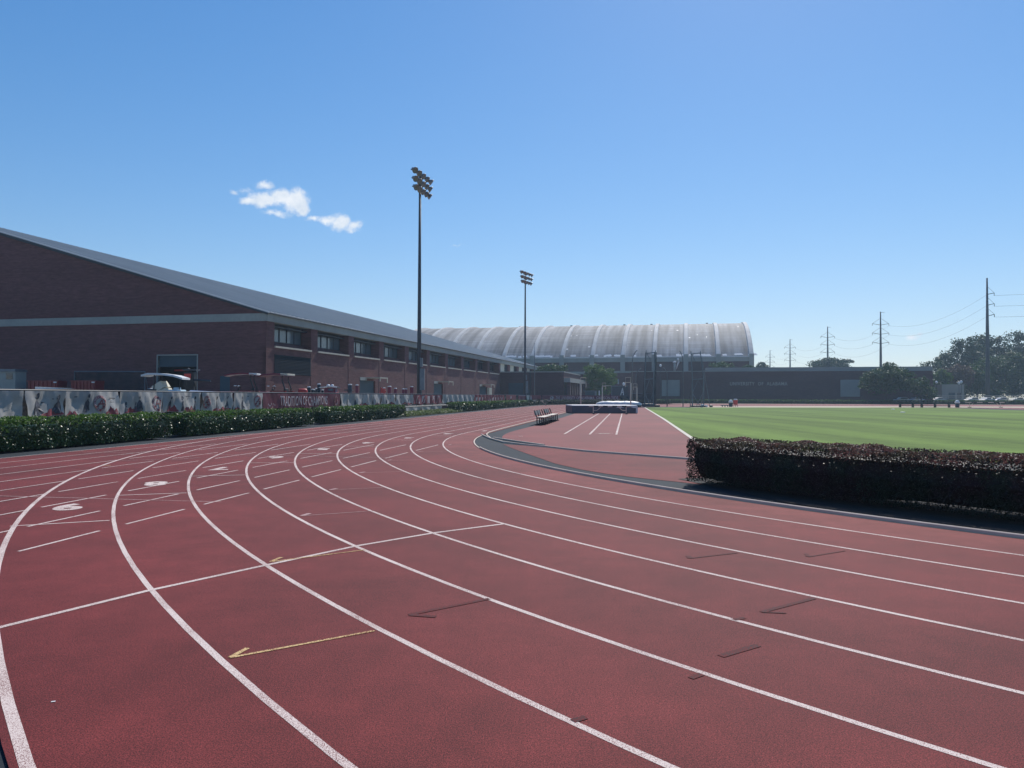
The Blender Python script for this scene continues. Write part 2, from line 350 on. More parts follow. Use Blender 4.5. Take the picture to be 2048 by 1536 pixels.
# infield grass
gp_=[arc(-3.0,f) for f in np.linspace(38,178,60)]
gq=[]
for x,y in gp_:
    o,t=OT(x,y)
    if o<-8.6: gq.append((x,y))
grass_poly=[P(-8.62,OT(*gq[0])[1]+.0)]+gq+[P(-2*RK+4,0),P(-2*RK+4,SL)]+[P(-60,96+5)]+[G(2040,815.7),G(1700,815.2),G(1500,814.8),G(1300,814.9)]+[P(-8.92,83),P(-8.83,40),P(-8.7,15)]
tag(flat('infield_grass',grass_poly,.004,M['grass']),kind='structure')
ge=MB().strip([(*P(-8.62,-10),.010),(*P(-8.66,0),.010),(*P(-8.83,25),.010),(*P(-8.92,86),.010)],[(*P(-8.45,-10),.010),(*P(-8.49,0),.010),(*P(-8.64,25),.010),(*P(-8.70,86),.010)])
tag(ge.build('grass_edging',M['cap']),kind='structure')
tag(flat('sand_strip',[G(1380,814.75,0),G(2040,815.6),(135,132),(135,148),(60,145),G(1380,812.5)],.001,M['sand']),kind='structure')
tag(flat('far_bend_surface',[P(-1.0,98),P(-75,98),(125,186),(30,194),(8,180),P(-1.0,SL+2)],-.007,M['runway']),kind='structure')
# soil under the near hedge, carried dark to the kerb to paint its shadow
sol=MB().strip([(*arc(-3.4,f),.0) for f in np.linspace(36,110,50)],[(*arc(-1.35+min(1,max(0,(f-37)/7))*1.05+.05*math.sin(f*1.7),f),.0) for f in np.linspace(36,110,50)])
tag(sol.build('hedge_bed_shade',M['shade_soil']),kind='structure')

M['worn']=mat('sun_bleached_rubber',(.190,.046,.042),.9,[(.5,.22,4),(3,.12,3),(120,.4,2)],(170,.5,.004),spec=.3)
ring('worn_inner_lane',loop_path(.03,nf=160),loop_path(1.06,nf=160),.0008,M['worn'],track)
# ---- painted markings
def ribbon(pts,w,z=.005):
    pts=[Vector((p[0],p[1],0)) for p in pts]; A=[];B=[]
    for i,p in enumerate(pts):
        d=(pts[min(i+1,len(pts)-1)]-pts[max(i-1,0)]).normalized(); n=Vector((-d.y,d.x,0))*w/2
        A.append((p.x+n.x,p.y+n.y,z)); B.append((p.x-n.x,p.y-n.y,z))
    return A,B
def mark(name,pts,w,m,z=.005,parent=None):
    z=z*.3 if z>.004 else z
    A,B=ribbon(pts,w,z); return MB().strip(A,B).build(name,m,parent or track)
for k in range(1,10):
    pts=loop_path(k*LW-(.02 if k<9 else 0),nf=160); mark('lane_line',pts+[pts[0]],.047 if k<9 else .058,M['line'],.005)
# chute lines outside the bend and dashes inside the lanes
for k in range(0,10):
    o=(k+.2)*LW if k<9 else OUT-.03
    # where this straight line leaves the L9 circle
    def tr_(rad):
        q=rad**2-(RK+o)**2; return -math.sqrt(q) if q>0 else None
    t9=tr_(RK+9*LW)
    if t9 is None: t9=0
    if k==9: mark('chute_line',[P(o,-60),P(o,-2)],.055,M['line'],.006)
    else: mark('chute_line',[P(o,-60),P(o,t9)],.045,M['line'],.006)
    for lane in range(1,10):
        ta=tr_(RK+(lane-.14)*LW); tb=tr_(RK+(lane-.86)*LW)
        if ta is None or tb is None or k==9: continue
        mark('lane_dash',[P(o,ta),P(o,tb)],.045,M['line'],.007)
mark('cross_line',[P(.1,-21.9),P(OUT,-21.8)],.04,M['linefaint'],.009)
mark('cross_line',[P(.1,-13.35),P(OUT,-13.0)],.035,M['linefaint'],.009)
# long curved start line and short stagger lines
mark('start_line',[G(-260,1330),G(0,1255),G(295,1182),G(530,1131),G(714,1092),G(868,1066),G(1012,1047.5)],.055,M['line'],.010)
for a,b in [((20,1052.5),(219,1041)),((231,991),(373,986)),((377,952.6),(489,950)),((497,925.9),(591,925.4)),((599,907.2),(676,906.8)),
            ((693,892.3),(754,892.8)),((779,879.8),(829,880.4)),((857,871.3),(901,871.8))]:
    mark('stagger_line',[G(*a),G(*b)],.045,M['line'],.010)
mark('worn_start_line',[G(240,921.4),G(320,918.7)],.04,M['linefaint'],.0105)
mark('worn_start_line',[G(340,920),G(400,915.2)],.04,M['linefaint'],.0105)
def arrow(tip,end,barb,w,m,bw=None):
    t=G(*tip); e=G(*end); b=G(*barb); z=.0036; w=w*.85; bw=bw and bw*.85
    A,B=ribbon([t,e],w,z); mb=MB().strip(A,B)
    A,B=ribbon([t,b],bw or w*1.5,z+.0006); mb.strip(A,B); return mb.build('exchange_arrow',m,track)
for a in [((460,1316),(749,1262),(495,1297),.035,M['lineyellow'],.042),((541,1124),(730,1100),(563,1115),.035,M['lineyellow'],.05),
          ((603,1032),(746,1022),(620,1027),.03,M['linefaint'],.08),((660,980),(769,975),(674,977),.03,M['linefaint'],.08),((719,946),(806,943),(730,944),.03,M['linefaint'],.08),
          ((776,921),(849,919.5),(784,919.6),.03,M['linefaint'],.07),((836,904),(896,902.5),(846,902.6),.03,M['linefaint'],.06),((897,890),(945,890.5),(903,888.7),.03,M['linefaint'],.06),
          ((818,1230),(978,1198),(872,1234),.055,M['linedark'],.06),((1523,1224.5),(1628,1197),(1572,1227),.055,M['linedark'],.03),
          ((1380,1117),(1474,1106),(1376,1112),.04,M['linedark'],.06),((1617,1114),(1690,1102),(1612,1108),.03,M['linedark'],.05)]: arrow(*a)
def patch_(a,b,w,m):
    return mark('worn_mark',[G(*a),G(*b)],w*.62,m,.0115)
patch_((1441,1313),(1516,1291),.09,M['linedark']); patch_((1467,1240),(1489,1236),.07,M['linedark']); patch_((1381,1357),(1404,1349),.07,M['linedark'])
patch_((1145,1443),(1172,1435),.07,M['linedark']); patch_((207,931.5),(222,931),.12,M['lineyellow']); patch_((102,1404.5),(111,1403.5),.02,M['white'])
# lane numerals, read by runners coming round anticlockwise
def text_mesh(s,size=1.0,bold=0.0,spacing=1.0):
    cu=bpy.data.curves.new('t','FONT'); cu.body=s; cu.size=size; cu.align_x='CENTER'; cu.align_y='CENTER'; cu.offset=bold; cu.space_character=spacing
    cu.resolution_u=4
    ob=bpy.data.objects.new('t',cu); COL.objects.link(ob); dg=bpy.context.evaluated_depsgraph_get(); dg.update()
    me=bpy.data.meshes.new_from_object(ob.evaluated_get(dg)); vs=[tuple(v.co) for v in me.vertices]; fs=[tuple(p.vertices) for p in me.polygons]
    bpy.data.objects.remove(ob); bpy.data.curves.remove(cu); bpy.data.meshes.remove(me); return vs,fs
for num,(u,v) in {9:(136.7,1013.8),8:(311.9,966.9),7:(440,937),6:(552.3,914.5),5:(646.5,898.2),4:(736,885.7),3:(817.6,875.9),2:(895.7,867.5),1:(969.5,861.7)}.items():
    vs,fs=text_mesh(str(num),.78,.035); x,y=G(u,v); dx,dy=x-CC[0],y-CC[1]; r=math.hypot(dx,dy); rx,ry=dx/r,dy/r   # right hand = outwards
    up=(-ry,rx)
    MB().add([(x+rx*p[0]*.95+up[0]*p[1]*1.15,y+ry*p[0]*.95+up[1]*p[1]*1.15,.004) for p in vs],fs).build('lane_number',M['line'],track)
# runway lines
for o in (-3.34,-4.44,-5.58): mark('runway_line',[P(o,.3),P(o,42.5)],.09,M['line'],.003,rw)
mark('runway_mark',[G(1197,867.3),G(1219,867.3)],.22,M['line'],.003,rw); mark('runway_mark',[G(1190,866.6),G(1226,866.6)],.08,M['line'],.004,rw)
mark('runway_mark',[G(1037,872.4),G(1046,872.4)],.16,M['line'],.003,rw)

# ------------------------------------------------------------------ kerbs (raised aluminium)
def kerb(label,pts,w=.10,h=.055,z0=0.0,m='whitemetal',group=None):
    pts=[Vector((p[0],p[1],0)) for p in pts]; mb=MB(); prof=[(-w/2,0),(-w/2,h*.8),(-w/2+.015,h),(w/2-.015,h),(w/2,h*.8),(w/2,0)]
    rows=[]
    for i,p in enumerate(pts):
        d=(pts[min(i+1,len(pts)-1)]-pts[max(i-1,0)]).normalized(); n=Vector((-d.y,d.x,0)); rows.append([tuple(p+n*a+Vector((0,0,z0+b))) for a,b in prof])
    vs=[q for r in rows for q in r]; k=len(prof); fs=[]
    for i in range(len(rows)-1):
        for j in range(k-1): fs.append((i*k+j,i*k+j+1,(i+1)*k+j+1,(i+1)*k+j))
    fs.append(tuple(range(k))); fs.append(tuple((len(rows)-1)*k+j for j in range(k))[::-1])
    mb.add(vs,fs); return tag(mb.build('track_kerb',M[m]),label,'kerb',group)
kerb('white raised metal kerb curving along the inside lane beside the purple hedge',[arc(-.04,f) for f in np.linspace(17.6,150,150)],.045,.05)
kerb('low white kerb strip rounding the tip of the asphalt at the end of the bend',[arc(-.03,f) for f in np.linspace(2.4,17.5,24)],.04,.015)
kerb('white kerb along the straight beside the two benches',[P(-.9,-4.2),P(-.62,-3.0),P(-.33,-1.9),P(-.08,-.6),P(.06,.7),P(.12,2.2),P(.15,5)]+[P(.15,t) for t in range(10,113,6)],.05,.045)
kerb('white kerb branching from the bend along the water jump lane',[G(963.4,870),G(972,874.3),G(982.7,878.5),G(1006,885),G(1047,890),G(1088,893.8),G(1170,903),G(1300,913),G(1400,920.5)],.05,.05)
kerb('shorter white kerb just inside the water jump lane kerb',[G(987.4,876.2),G(1003,878.6),G(1035,883.5),G(1089,891)],.045,.045)

# ------------------------------------------------------------------ foliage
def leaves(name,pts,nrm,size,m,parent=None,spread=.9,aspect=.55,seed=1):
    r=np.random.default_rng(seed); n=len(pts)
    a=r.normal(size=(n,3))*spread+nrm; a/=np.linalg.norm(a,axis=1)[:,None]
    b=np.cross(a,r.normal(size=(n,3))); b/=np.linalg.norm(b,axis=1)[:,None]; c=np.cross(a,b)
    s=(size*r.uniform(.6,1.3,n))[:,None]
    v=np.empty((n,4,3)); v[:,0]=pts-b*s*.5; v[:,1]=pts+c*s*aspect*.5+a*s*.08; v[:,2]=pts+b*s*.5; v[:,3]=pts-c*s*aspect*.5+a*s*.08
    v=v.reshape(-1,3)
    me=bpy.data.meshes.new(name); me.vertices.add(4*n); me.vertices.foreach_set('co',v.ravel().astype(np.float32))
    me.loops.add(4*n); me.loops.foreach_set('vertex_index',np.arange(4*n,dtype=np.int32))
    me.polygons.add(n); me.polygons.foreach_set('loop_start',np.arange(0,4*n,4,dtype=np.int32)); me.polygons.foreach_set('loop_total',np.full(n,4,dtype=np.int32))
    me.materials.append(m); me.update(calc_edges=True); me.validate()
    o=bpy.data.objects.new(name,me); COL.objects.link(o)
    if parent: o.parent=parent
    return o
def lump(s,t,ph):
    return .5*math.sin(s*2.1+ph)+.3*math.sin(s*5.3+ph*2+t*3)+.3*math.sin(s*9.7+t*7+ph)
def hedge(label,path,width,height,leaf,dens,m,mtop=None,base=.05,group=None,seed=1,bulge=.05,z0=0.,core=None):
    """path: centre line of the hedge; clipped box hedge of leaves round an added solid core that blocks light"""
    r=np.random.default_rng(seed); pts=[Vector((p[0],p[1],0)) for p in path]
    seg=[(pts[i+1]-pts[i]).length for i in range(len(pts)-1)]; Lh=sum(seg); cum=np.concatenate([[0],np.cumsum(seg)])
    c0=pts[0]; h=thing('clipped_hedge',label,'hedge',(c0.x,c0.y,z0),0,group)
    px_=np.array([[p.x,p.y] for p in pts])
    def pos(s):
        i=np.clip(np.searchsorted(cum,s,side='right')-1,0,len(seg)-1); f=((s-cum[i])/np.array(seg)[i])[:,None]
        p=px_[i]*(1-f)+px_[i+1]*f; d=px_[i+1]-px_[i]; d/=np.linalg.norm(d,axis=1)[:,None]; return p,d
    def sample(n,face):
        s=r.uniform(0,Lh,n); z=base+(height-base)*r.uniform(0,1,n); w=r.uniform(-.5,.5,n)*width
        nr=np.zeros((n,3))
        if face=='top': z=np.full(n,height); kk=(0,0,1)
        elif face=='l': w=np.full(n,width/2)
        elif face=='r': w=np.full(n,-width/2)
        elif face=='e0': s=np.zeros(n)
        else: s=np.full(n,Lh)
        p,d=pos(s); nn=np.stack([-d[:,1],d[:,0]],1)
        lum=bulge*(np.sin(s*2.1+seed)+.7*np.sin(s*4.7+z*5+w*4)+.6*np.sin(s*9.1+w*9+z*8))
        dep=-np.abs(r.normal(0,1,n))*leaf*1.1+lum
        edge=np.clip((z-(height-.18))/.18,0,1) if face!='top' else 0
        if face=='top':
            ez=np.clip((np.abs(w)-(width/2-.16))/.16,0,1)**2*.12; z=z+dep-ez; nr[:,2]=1
        else:
            sg={'l':1,'r':-1}.get(face)
            if sg: w=w+sg*(dep-edge**2*.10-.06*np.clip(1-(z-base)/.3,0,1)); nr[:,:2]=nn*sg
            else:
                ss=-1 if face=='e0' else 1; s2=ss*(dep-edge**2*.1); p=p+d*s2[:,None]; nr[:,:2]=d*ss
        q=np.concatenate([p+nn*w[:,None],z[:,None]],1); q[:,0]-=c0.x; q[:,1]-=c0.y
        return q,nr
    def cnt(area): return int(area*dens/(leaf*leaf*.35))
    Q=[];Nn=[]
    for f,a in (('l',Lh*height),('r',Lh*height),('e0',width*height),('e1',width*height)):
        q,nr=sample(cnt(a),f); Q.append(q); Nn.append(nr)
    qt,nt_=sample(cnt(Lh*width),'top')
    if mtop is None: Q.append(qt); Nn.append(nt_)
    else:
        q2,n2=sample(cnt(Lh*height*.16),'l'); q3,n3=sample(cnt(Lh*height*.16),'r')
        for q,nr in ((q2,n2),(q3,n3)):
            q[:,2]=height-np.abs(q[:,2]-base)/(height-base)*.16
        leaves('top_leaves',np.concatenate([qt,q2,q3]),np.concatenate([nt_,n2,n3]),leaf,mtop,h,seed=seed+9)  # separate top leaves; on green hedges their paler colour imitates sunlight
    leaves('foliage',np.concatenate(Q),np.concatenate(Nn),leaf,m,h,seed=seed)
    # solid core added inside to stop light coming through the leaves
    inset=max(leaf*2.2,.10); A=[];n=max(8,int(Lh/1.0)); s=np.linspace(inset,Lh-inset,n+1); p,d=pos(s); nn=np.stack([-d[:,1],d[:,0]],1); vs=[];fs=[]
    hw=width/2-inset; cz=core if core else base
    cz0=cz
    for i in range(n+1):
        cz=cz0+(r.uniform(-.04,.07) if core else 0)
        for w,z in ((-hw*.7,cz),(-hw,max(cz,height*.5)+.02),(-hw*.9,height-inset-.05),(0,height-inset),(hw*.9,height-inset-.05),(hw,max(cz,height*.5)+.02),(hw*.7,cz)):
            q=p[i]+nn[i]*w; vs.append((q[0]-c0.x,q[1]-c0.y,z))
    for i in range(n):
        for j in range(6): fs.append((i*7+j,i*7+j+1,(i+1)*7+j+1,(i+1)*7+j))
    fs.append(tuple(range(7))); fs.append(tuple(n*7+j for j in range(7))[::-1])
    MB().add(vs,fs).build('light_block_core',m,h)
    return h
GH='clipped green hedges along the outside of the track'
tL=lambda t0,t1: [P(11.6,t) for t in np.linspace(t0,t1,max(3,int((t1-t0)/1.5)))]
hedge('clipped glossy green hedge nearest on the left, running off the picture',tL(-24,-6.2),1.25,.93,.075,1.25,M['hedge'],M['hedgetop_lit'],group=GH,seed=3)
hedge('second clipped green hedge from the left, below the maroon lettered banner',tL(-5.1,7.2),1.25,.92,.085,1.15,M['hedge'],M['hedgetop_lit'],group=GH,seed=4)
hedge('third clipped green hedge from the left, ending at the gap with low ground cover',tL(9.0,24.6),1.25,.95,.11,1.1,M['hedge'],M['hedgetop_lit'],group=GH,seed=5)
hedge('green hedge beyond the ground cover gap, running to the white sign board',[P(11.6,t) for t in np.linspace(TU(905,11.6),SL-6,14)],1.25,1.0,.16,1.1,M['hedge'],M['hedgetop_lit'],group=GH,seed=6)
hedge('dark shaded hedge rounding the far left bend in front of the red banners',[arc(11.8,f,True) for f in np.linspace(-4,70,40)],1.3,1.0,.22,1.0,M['hedgefar'],group=GH,seed=7)
fx=[AT(u,795,Y) for u,Y in ((1300,197),(1500,196),(1700,193.5),(1900,190.5),(2048,188),(2300,184))]
hedge('long low dark hedge across the far end below the lettered brick wall',[(x,y) for x,y,_ in fx],1.4,1.05,.26,1.0,M['hedgefar'],M['hedgetop_lit'],group=GH,seed=8)
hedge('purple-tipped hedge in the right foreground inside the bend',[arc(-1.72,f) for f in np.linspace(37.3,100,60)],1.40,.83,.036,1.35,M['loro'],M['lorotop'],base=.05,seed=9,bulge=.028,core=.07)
# low ground cover in the gap
gc=[]; 
for i in range(9000):
    t=rng.uniform(25.0,TU(905,11.4)+3); o=10.95+rng.uniform(0,1)**1.0*1.9; gc.append((*P(o,t),.05+.35*rng.uniform(0,1)*(.4+.6*math.sin((o-10.95)/1.9*math.pi))))
gc=np.array(gc); g_=leaves('ground_cover',gc,np.tile([0,0,1.],(len(gc),1)),.16,M['cover'],spread=.8,seed=12); tag(g_,'low pale green ground cover in the gap between the left hedges','plants',kind='stuff')
# fallen leaves at the hedge tip
fl=[]
for i in range(260):
    f=rng.uniform(35.5,70); fl.append((*arc(-1.25-rng.exponential(.25),f),.012+rng.uniform(0,.01)))
fl=np.array(fl); g_=leaves('fallen_leaves',fl,np.tile([0,0,3.],(len(fl),1)),.035,mat('dry_leaf',(.30,.13,.06),.8,[(20,.4,2)]),spread=.5,seed=13); tag(g_,'scattered dry leaves at the foot of the purple hedge','leaves',kind='stuff')

def tree(name,label,x,y,z0,hgt,blobs,leaf,n,m,group=None,seed=1,trunk=.25,cat='tree',clump=.34):
    """blobs: (dx,dy,dz,rx,ry,rz) ellipsoids of the crown, in metres from the tree's foot"""
    r=np.random.default_rng(seed); h=thing(name,label,cat,(x,y,z0),0,group); Q=[];Nn=[]
    vol=np.array([b[3]*b[4]+b[4]*b[5]+b[3]*b[5] for b in blobs]); vol=vol/vol.sum()
    for b,w in zip(blobs,vol):
        c=np.array(b[:3]); rad=np.array(b[3:6]); nb=int(n*w); ncl=max(10,int(38*w*len(blobs)))
        d=r.normal(size=(ncl,3)); d/=np.linalg.norm(d,axis=1)[:,None]; d[:,2]=np.where(d[:,2]<-.6,-d[:,2],d[:,2])
        cc=c+d*rad*r.uniform(.55,1.0,ncl)[:,None]; cr=rad.mean()*clump*r.uniform(.6,1.35,ncl)
        k=r.integers(0,ncl,nb); e=r.normal(size=(nb,3)); e/=np.linalg.norm(e,axis=1)[:,None]
        rr=r.uniform(.35,1.05,nb)**.6; q=cc[k]+e*(cr[k]*rr)[:,None]*np.array([1,1,.8]); Q.append(q); Nn.append(e*.9+d[k]*.5)
    leaves('crown',np.concatenate(Q),np.concatenate(Nn),leaf,m,h,spread=.7,aspect=.8,seed=seed)
    tk=MB(); zt=min(b[2] for b in blobs); tops=[b for b in blobs]
    tk.tube([(0,0,-.3),(trunk*.3,0,zt*.5),(0,trunk*.2,max(zt,.8))],[trunk,trunk*.75,trunk*.6],8)
    for b in tops[:7]:
        tk.tube([(0,trunk*.2,max(zt*.8,.6)),(b[0]*.5,b[1]*.5,(zt+b[2])*.5),(b[0],b[1],b[2]+b[5]*.3)],[trunk*.5,trunk*.32,trunk*.12],6)
    tk.build('trunk',M['bark'],h); return h
def blobset(w,d,h0,h1,k,seed,low=.0):
    """random overlapping crown lobes for a crown w wide, d deep, from height h0 to h1"""
    r=random.Random(seed); out=[(0,0,(h0+h1)/2,w*.36,d*.36,(h1-h0)*.42)]
    for i in range(k):
        a=2*math.pi*i/k+r.uniform(-.4,.4); e=r.uniform(.45,.75); z=h0+(h1-h0)*r.uniform(.22,.74); s=r.uniform(.2,.3)
        out.append((math.cos(a)*w*.5*e,math.sin(a)*d*.5*e,z,w*s,d*s,(h1-h0)*s*.95))
    out.append((r.uniform(-.1,.1)*w,0,h1-(h1-h0)*.22,w*.24,d*.24,(h1-h0)*.22)); return out
def tree_px(name,label,u0,u1,vtop,vbot,Y,leaf,n,m,seed,k=7,group=None,ground=0,trunk=.25,clump=.3,depth=1):
    x0,_,_=AT(u0,790,Y); x1,_,_=AT(u1,790,Y); zt=AT(u0,vtop,Y)[2]-ground; zb=max(.3,AT(u0,vbot,Y)[2]-ground); w=abs(x1-x0)
    return tree(name,label,(x0+x1)/2,Y,ground,zt,blobset(w,w*depth,zb,zt,k,seed),leaf,n,m,group,seed,trunk,clump=clump)

# ------------------------------------------------------------------ yard, retaining wall, fence and banners
FO=14.6; YZ=.62
yp=[P(FO+.25,-70)]+[P(FO+.25,t) for t in (0,50,SL)]+[arc(FO+.25,f,True) for f in range(5,66,5)]+[(40,215),(-10,235),(-160,235),(-160,-70)]
tag(MB().add([(x,y,YZ) for x,y in yp],[tuple(range(len(yp)))]).build('yard_paving',M['yard']),kind='structure')
def fpos(s,o=FO):                                # s metres along the fence: straight to SL, then round the far bend
    if s<=SL: return P(o,s)
    return arc(o,math.degrees((s-SL)/(RK+o)),True)
def wallstrip(mb,s0,s1,o,z0,z1,thick,step=2.0):
    n=max(2,int((s1-s0)/step)); A=[fpos(s0+(s1-s0)*i/n,o) for i in range(n+1)]; B=[fpos(s0+(s1-s0)*i/n,o+thick) for i in range(n+1)]
    vs=[];fs=[]
    for a,b in zip(A,B): vs+=[(*a,z0),(*a,z1),(*b,z1),(*b,z0)]
    for i in range(n):
        for j in range(4): k=(j+1)%4; fs.append((i*4+j,i*4+k,(i+1)*4+k,(i+1)*4+j))
    fs.append((0,1,2,3)); fs.append((n*4+3,n*4+2,n*4+1,n*4)); mb.add(vs,fs)
SEND=SL+(RK+FO)*R_(63)
rwall=thing('retaining_wall','low brick retaining wall with cream cap under the bannered fence','wall',(*fpos(-40),0))
def world_child(ob,root):                        # part built in world coordinates under a placed root
    ob.parent=root; ob.matrix_parent_inverse=Matrix.Translation(-Vector(root.location)) ; return ob
mb=MB(); wallstrip(mb,-40,SEND,FO-.18,-.05,.60,.30); world_child(mb.build('brick_face',M['brick']),rwall)
mb=MB(); wallstrip(mb,-40,SEND,FO-.26,.603,.68,.46); world_child(mb.build('stone_cap',M['cap']),rwall)
fence=thing('chain_fence','long grey rail fence carrying the banners along the left straight and bend','fence',(*fpos(-40),0))
n=0; s=-30
def ztop(s): return 1.80+.16*max(0,min(1,s/120))
mb=MB(); mb.tube([(*fpos(s_),ztop(s_)) for s_ in np.linspace(-34,SEND,120)],.03,6); world_child(mb.build('top_rail',M['darksteel']),fence)
mb=MB(); mb.tube([(*fpos(s_),.80) for s_ in np.linspace(-34,SEND,120)],.018,5); world_child(mb.build('bottom_rail',M['steel']),fence)
s=-33.
while s<SEND and n<95:
    mb=MB(); x,y=fpos(s,FO+.03); mb.tube([(x,y,.68),(x,y,ztop(s)+.03)],.028,6); world_child(mb.build('post',M['darksteel']),fence); s+=3.2 if s<60 else 2.4; n+=1
mb=MB(); wallstrip(mb,-34,SEND,FO+.02,.72,1.80,.004); world_child(mb.build('chain_mesh',M['screen']),fence)
def wavef(u,v,ph,amp):
    k=1.25-abs(v-.5)*.5
    return amp*k*(.55*math.sin(u*2.3+ph+v*2.2)+.35*math.sin(u*6.1-v*4.5+ph*2)+.22*math.sin(u*11+v*6+ph)+.14*math.sin(u*19-v*9))
class Banner:
    def __init__(s,s0,s1,z0,z1,label,m,ph=0.,amp=.05,group='banners hung along the fence',o=FO-.12,name='fence_banner'):
        s.s0,s.s1,s.z0,s.z1,s.ph,s.amp,s.o=s0,s1,z0,z1,ph,amp,o; s.L=s1-s0
        x,y=fpos((s0+s1)/2,o); s.root=thing(name,label,'banner',(x,y,z0),0,group)
        n=max(8,int(s.L*7)); m_=7; vs=[];fs=[]
        for i in range(n+1):
            for j in range(m_+1): vs.append(s.w(i/n*s.L,j/m_*(z1-z0),0))
        for i in range(n):
            for j in range(m_): a=i*(m_+1)+j; fs.append((a,a+1,a+m_+2,a+m_+1))
        s.cloth=MB().add(vs,fs).build('cloth',m,s.root,True)
    def w(s,u,v,off):                            # u runs left to right as seen from the track
        H_=s.z1-s.z0; d=wavef(u,v/H_,s.ph,s.amp); sag=.05*math.sin(u*1.9+s.ph)*(v/H_-1)
        x,y=fpos(s.s0+u,s.o-d-off); return (x-s.root.location.x,y-s.root.location.y,v+sag)
    def shape(s,name,vs,fs,m,off=.006,sub=False):
        return MB().add([s.w(p[0],p[1],off) for p in vs],fs).build(name,m,s.root)
    def blob(s,name,cu,cv,ru,rv,m,off=.006,n=20,jit=0):
        vs=[(cu,cv)]+[(cu+ru*math.cos(2*math.pi*i/n)*(1+jit*math.sin(i*2.7)),cv+rv*math.sin(2*math.pi*i/n)*(1+jit*math.cos(i*3.1))) for i in range(n)]
        return s.shape(name,vs,[(0,i+1,(i+1)%n+1) for i in range(n)],m,off)
    def logo(s,cu,cv,r):
        n=28; vs=[];fs=[]
        for i in range(n):
            a=2*math.pi*i/n
            for q in (r,r*.68): vs.append((cu+q*math.cos(a)*.95,cv+q*math.sin(a)))
        for i in range(n): j=(i+1)%n; fs.append((2*i,2*j,2*j+1,2*i+1))
        s.shape('emblem_ring',vs,fs,M['bannerred'],.022)
        # ring lettering
        word='THE UNIVERSITY OF ALABAMA'; V=[];Fc=[]
        for i,chh in enumerate(word):
            if chh==' ': continue
            a=math.pi*.93-i/(len(word)-1)*math.pi*1.86+0
            a=math.pi/2+ (len(word)-1)/2*.235-i*.235
            tv,tf=text_mesh(chh,r*.30,0.004); b=len(V)
            for p in tv:
                x_,y_=p[0],p[1]; ca,sa=math.cos(a-math.pi/2),math.sin(a-math.pi/2)
                V.append((cu+(r*.84)*math.cos(a)*.95+x_*ca-y_*sa,cv+(r*.84)*math.sin(a)+x_*sa+y_*ca))
            Fc+=[tuple(b+k for k in f) for f in tf]
        s.shape('lettering',V,Fc,M['bannertext'],.030)
        # slanted capital A with a swash bar
        A=[((-.42,-.42),(.16,.46)),((.16,.46),(.34,-.42)),((-.34,-.10),(.42,-.02)),((-.52,-.36),(-.26,-.46)),((.24,-.44),(.50,-.36))]
        V=[];Fc=[]
        for (x0,y0),(x1,y1) in A:
            d=Vector((x1-x0,y1-y0)).normalized(); nx,ny=-d.y*.065,d.x*.065; b=len(V)
            V+=[(cu+(x0+nx)*r,cv+(y0+ny)*r),(cu+(x0-nx)*r,cv+(y0-ny)*r),(cu+(x1-nx)*r,cv+(y1-ny)*r),(cu+(x1+nx)*r,cv+(y1+ny)*r)]; Fc.append((b,b+1,b+2,b+3))
        s.shape('emblem_letter',V,Fc,M['bannerred'],.026)
    def figure(s,cu,h,m=None,flip=1,big=1):
        """loose dark printed silhouette of an athlete from the waist up"""
        m=m or M['bannergrey']; H_=s.z1-s.z0; base=.06
        s.blob('printed_figure',cu+.02*flip,base+h*.86,.075*big,.10*big,m,.018,14)
        bod=[(-.20,.02),(-.24,.30),(-.20,.52),(-.10,.62),(-.04,.70),(.05,.70),(.11,.62),(.21,.52),(.27,.32),(.38,.16),(.30,.10),(.19,.24),(.15,.02)]
        vs=[(cu+flip*x*h*.85*big,base+y*h) for x,y in bod]; c=(cu,base+.35*h)
        n=len(vs); s.shape('printed_figure',[c]+vs,[(0,i+1,(i+1)%n+1) for i in range(n)],m,.016)
    def splash(s,u0,u1,h=.22):
        n=14; vs=[];fs=[]
        for i in range(n+1):
            u=u0+(u1-u0)*i/n; vs+=[(u,.02),(u,.04+h*(.75+.25*math.sin(i*1.1+s.ph)+.12*math.sin(i*2.9))*math.sin(math.pi*(i+.4)/(n+.8))**.6)]
        for i in range(n): fs.append((2*i,2*i+1,2*i+3,2*i+2))
        s.shape('red_splash',vs,fs,M['bannerred'],.014)
    def textline(s,u0,u1,v,h=.035):
        s.shape('printed_line',[(u0,v),(u1,v),(u1,v+h),(u0,v+h)],[(0,1,2,3)],M['bannergrey'],.007)
    def text(s,word,u0,u1,vc,h,m,name='lettering'):
        tv,tf=text_mesh(word,1.0,.012); xs=[p[0] for p in tv]; ys=[p[1] for p in tv]; x0,x1,y0,y1=min(xs),max(xs),min(ys),max(ys)
        s.shape(name,[(u0+(p[0]-x0)/(x1-x0)*(u1-u0),vc+((p[1]-y0)/(y1-y0)-.5)*h) for p in tv],tf,m,.035)
def S(u): return TU(u,FO-.12)
Z0,Z1=.84,1.77
b=Banner(S(-60),S(46),Z0,Z1,'blank white banner at the far left end of the fence',M['banner'],.4,.09)
b=Banner(S(52),S(129),Z0,Z1,'white banner with two large printed athletes, second from the left',M['banner'],1.3,.09); Lb=b.L
b.figure(Lb*.30,.80,big=1.15); b.figure(Lb*.84,.72,M['bannergrey'],-1,1.2); b.textline(Lb*.42,Lb*.62,.50); b.textline(Lb*.42,Lb*.58,.42,.02); b.textline(Lb*.68,Lb*.78,.62); b.splash(Lb*.38,Lb*.98,.26)
b=Banner(S(131),S(239),Z0,Z1,'white banner with a slim athlete beside a large round crimson emblem',M['banner'],2.2,.08); Lb=b.L
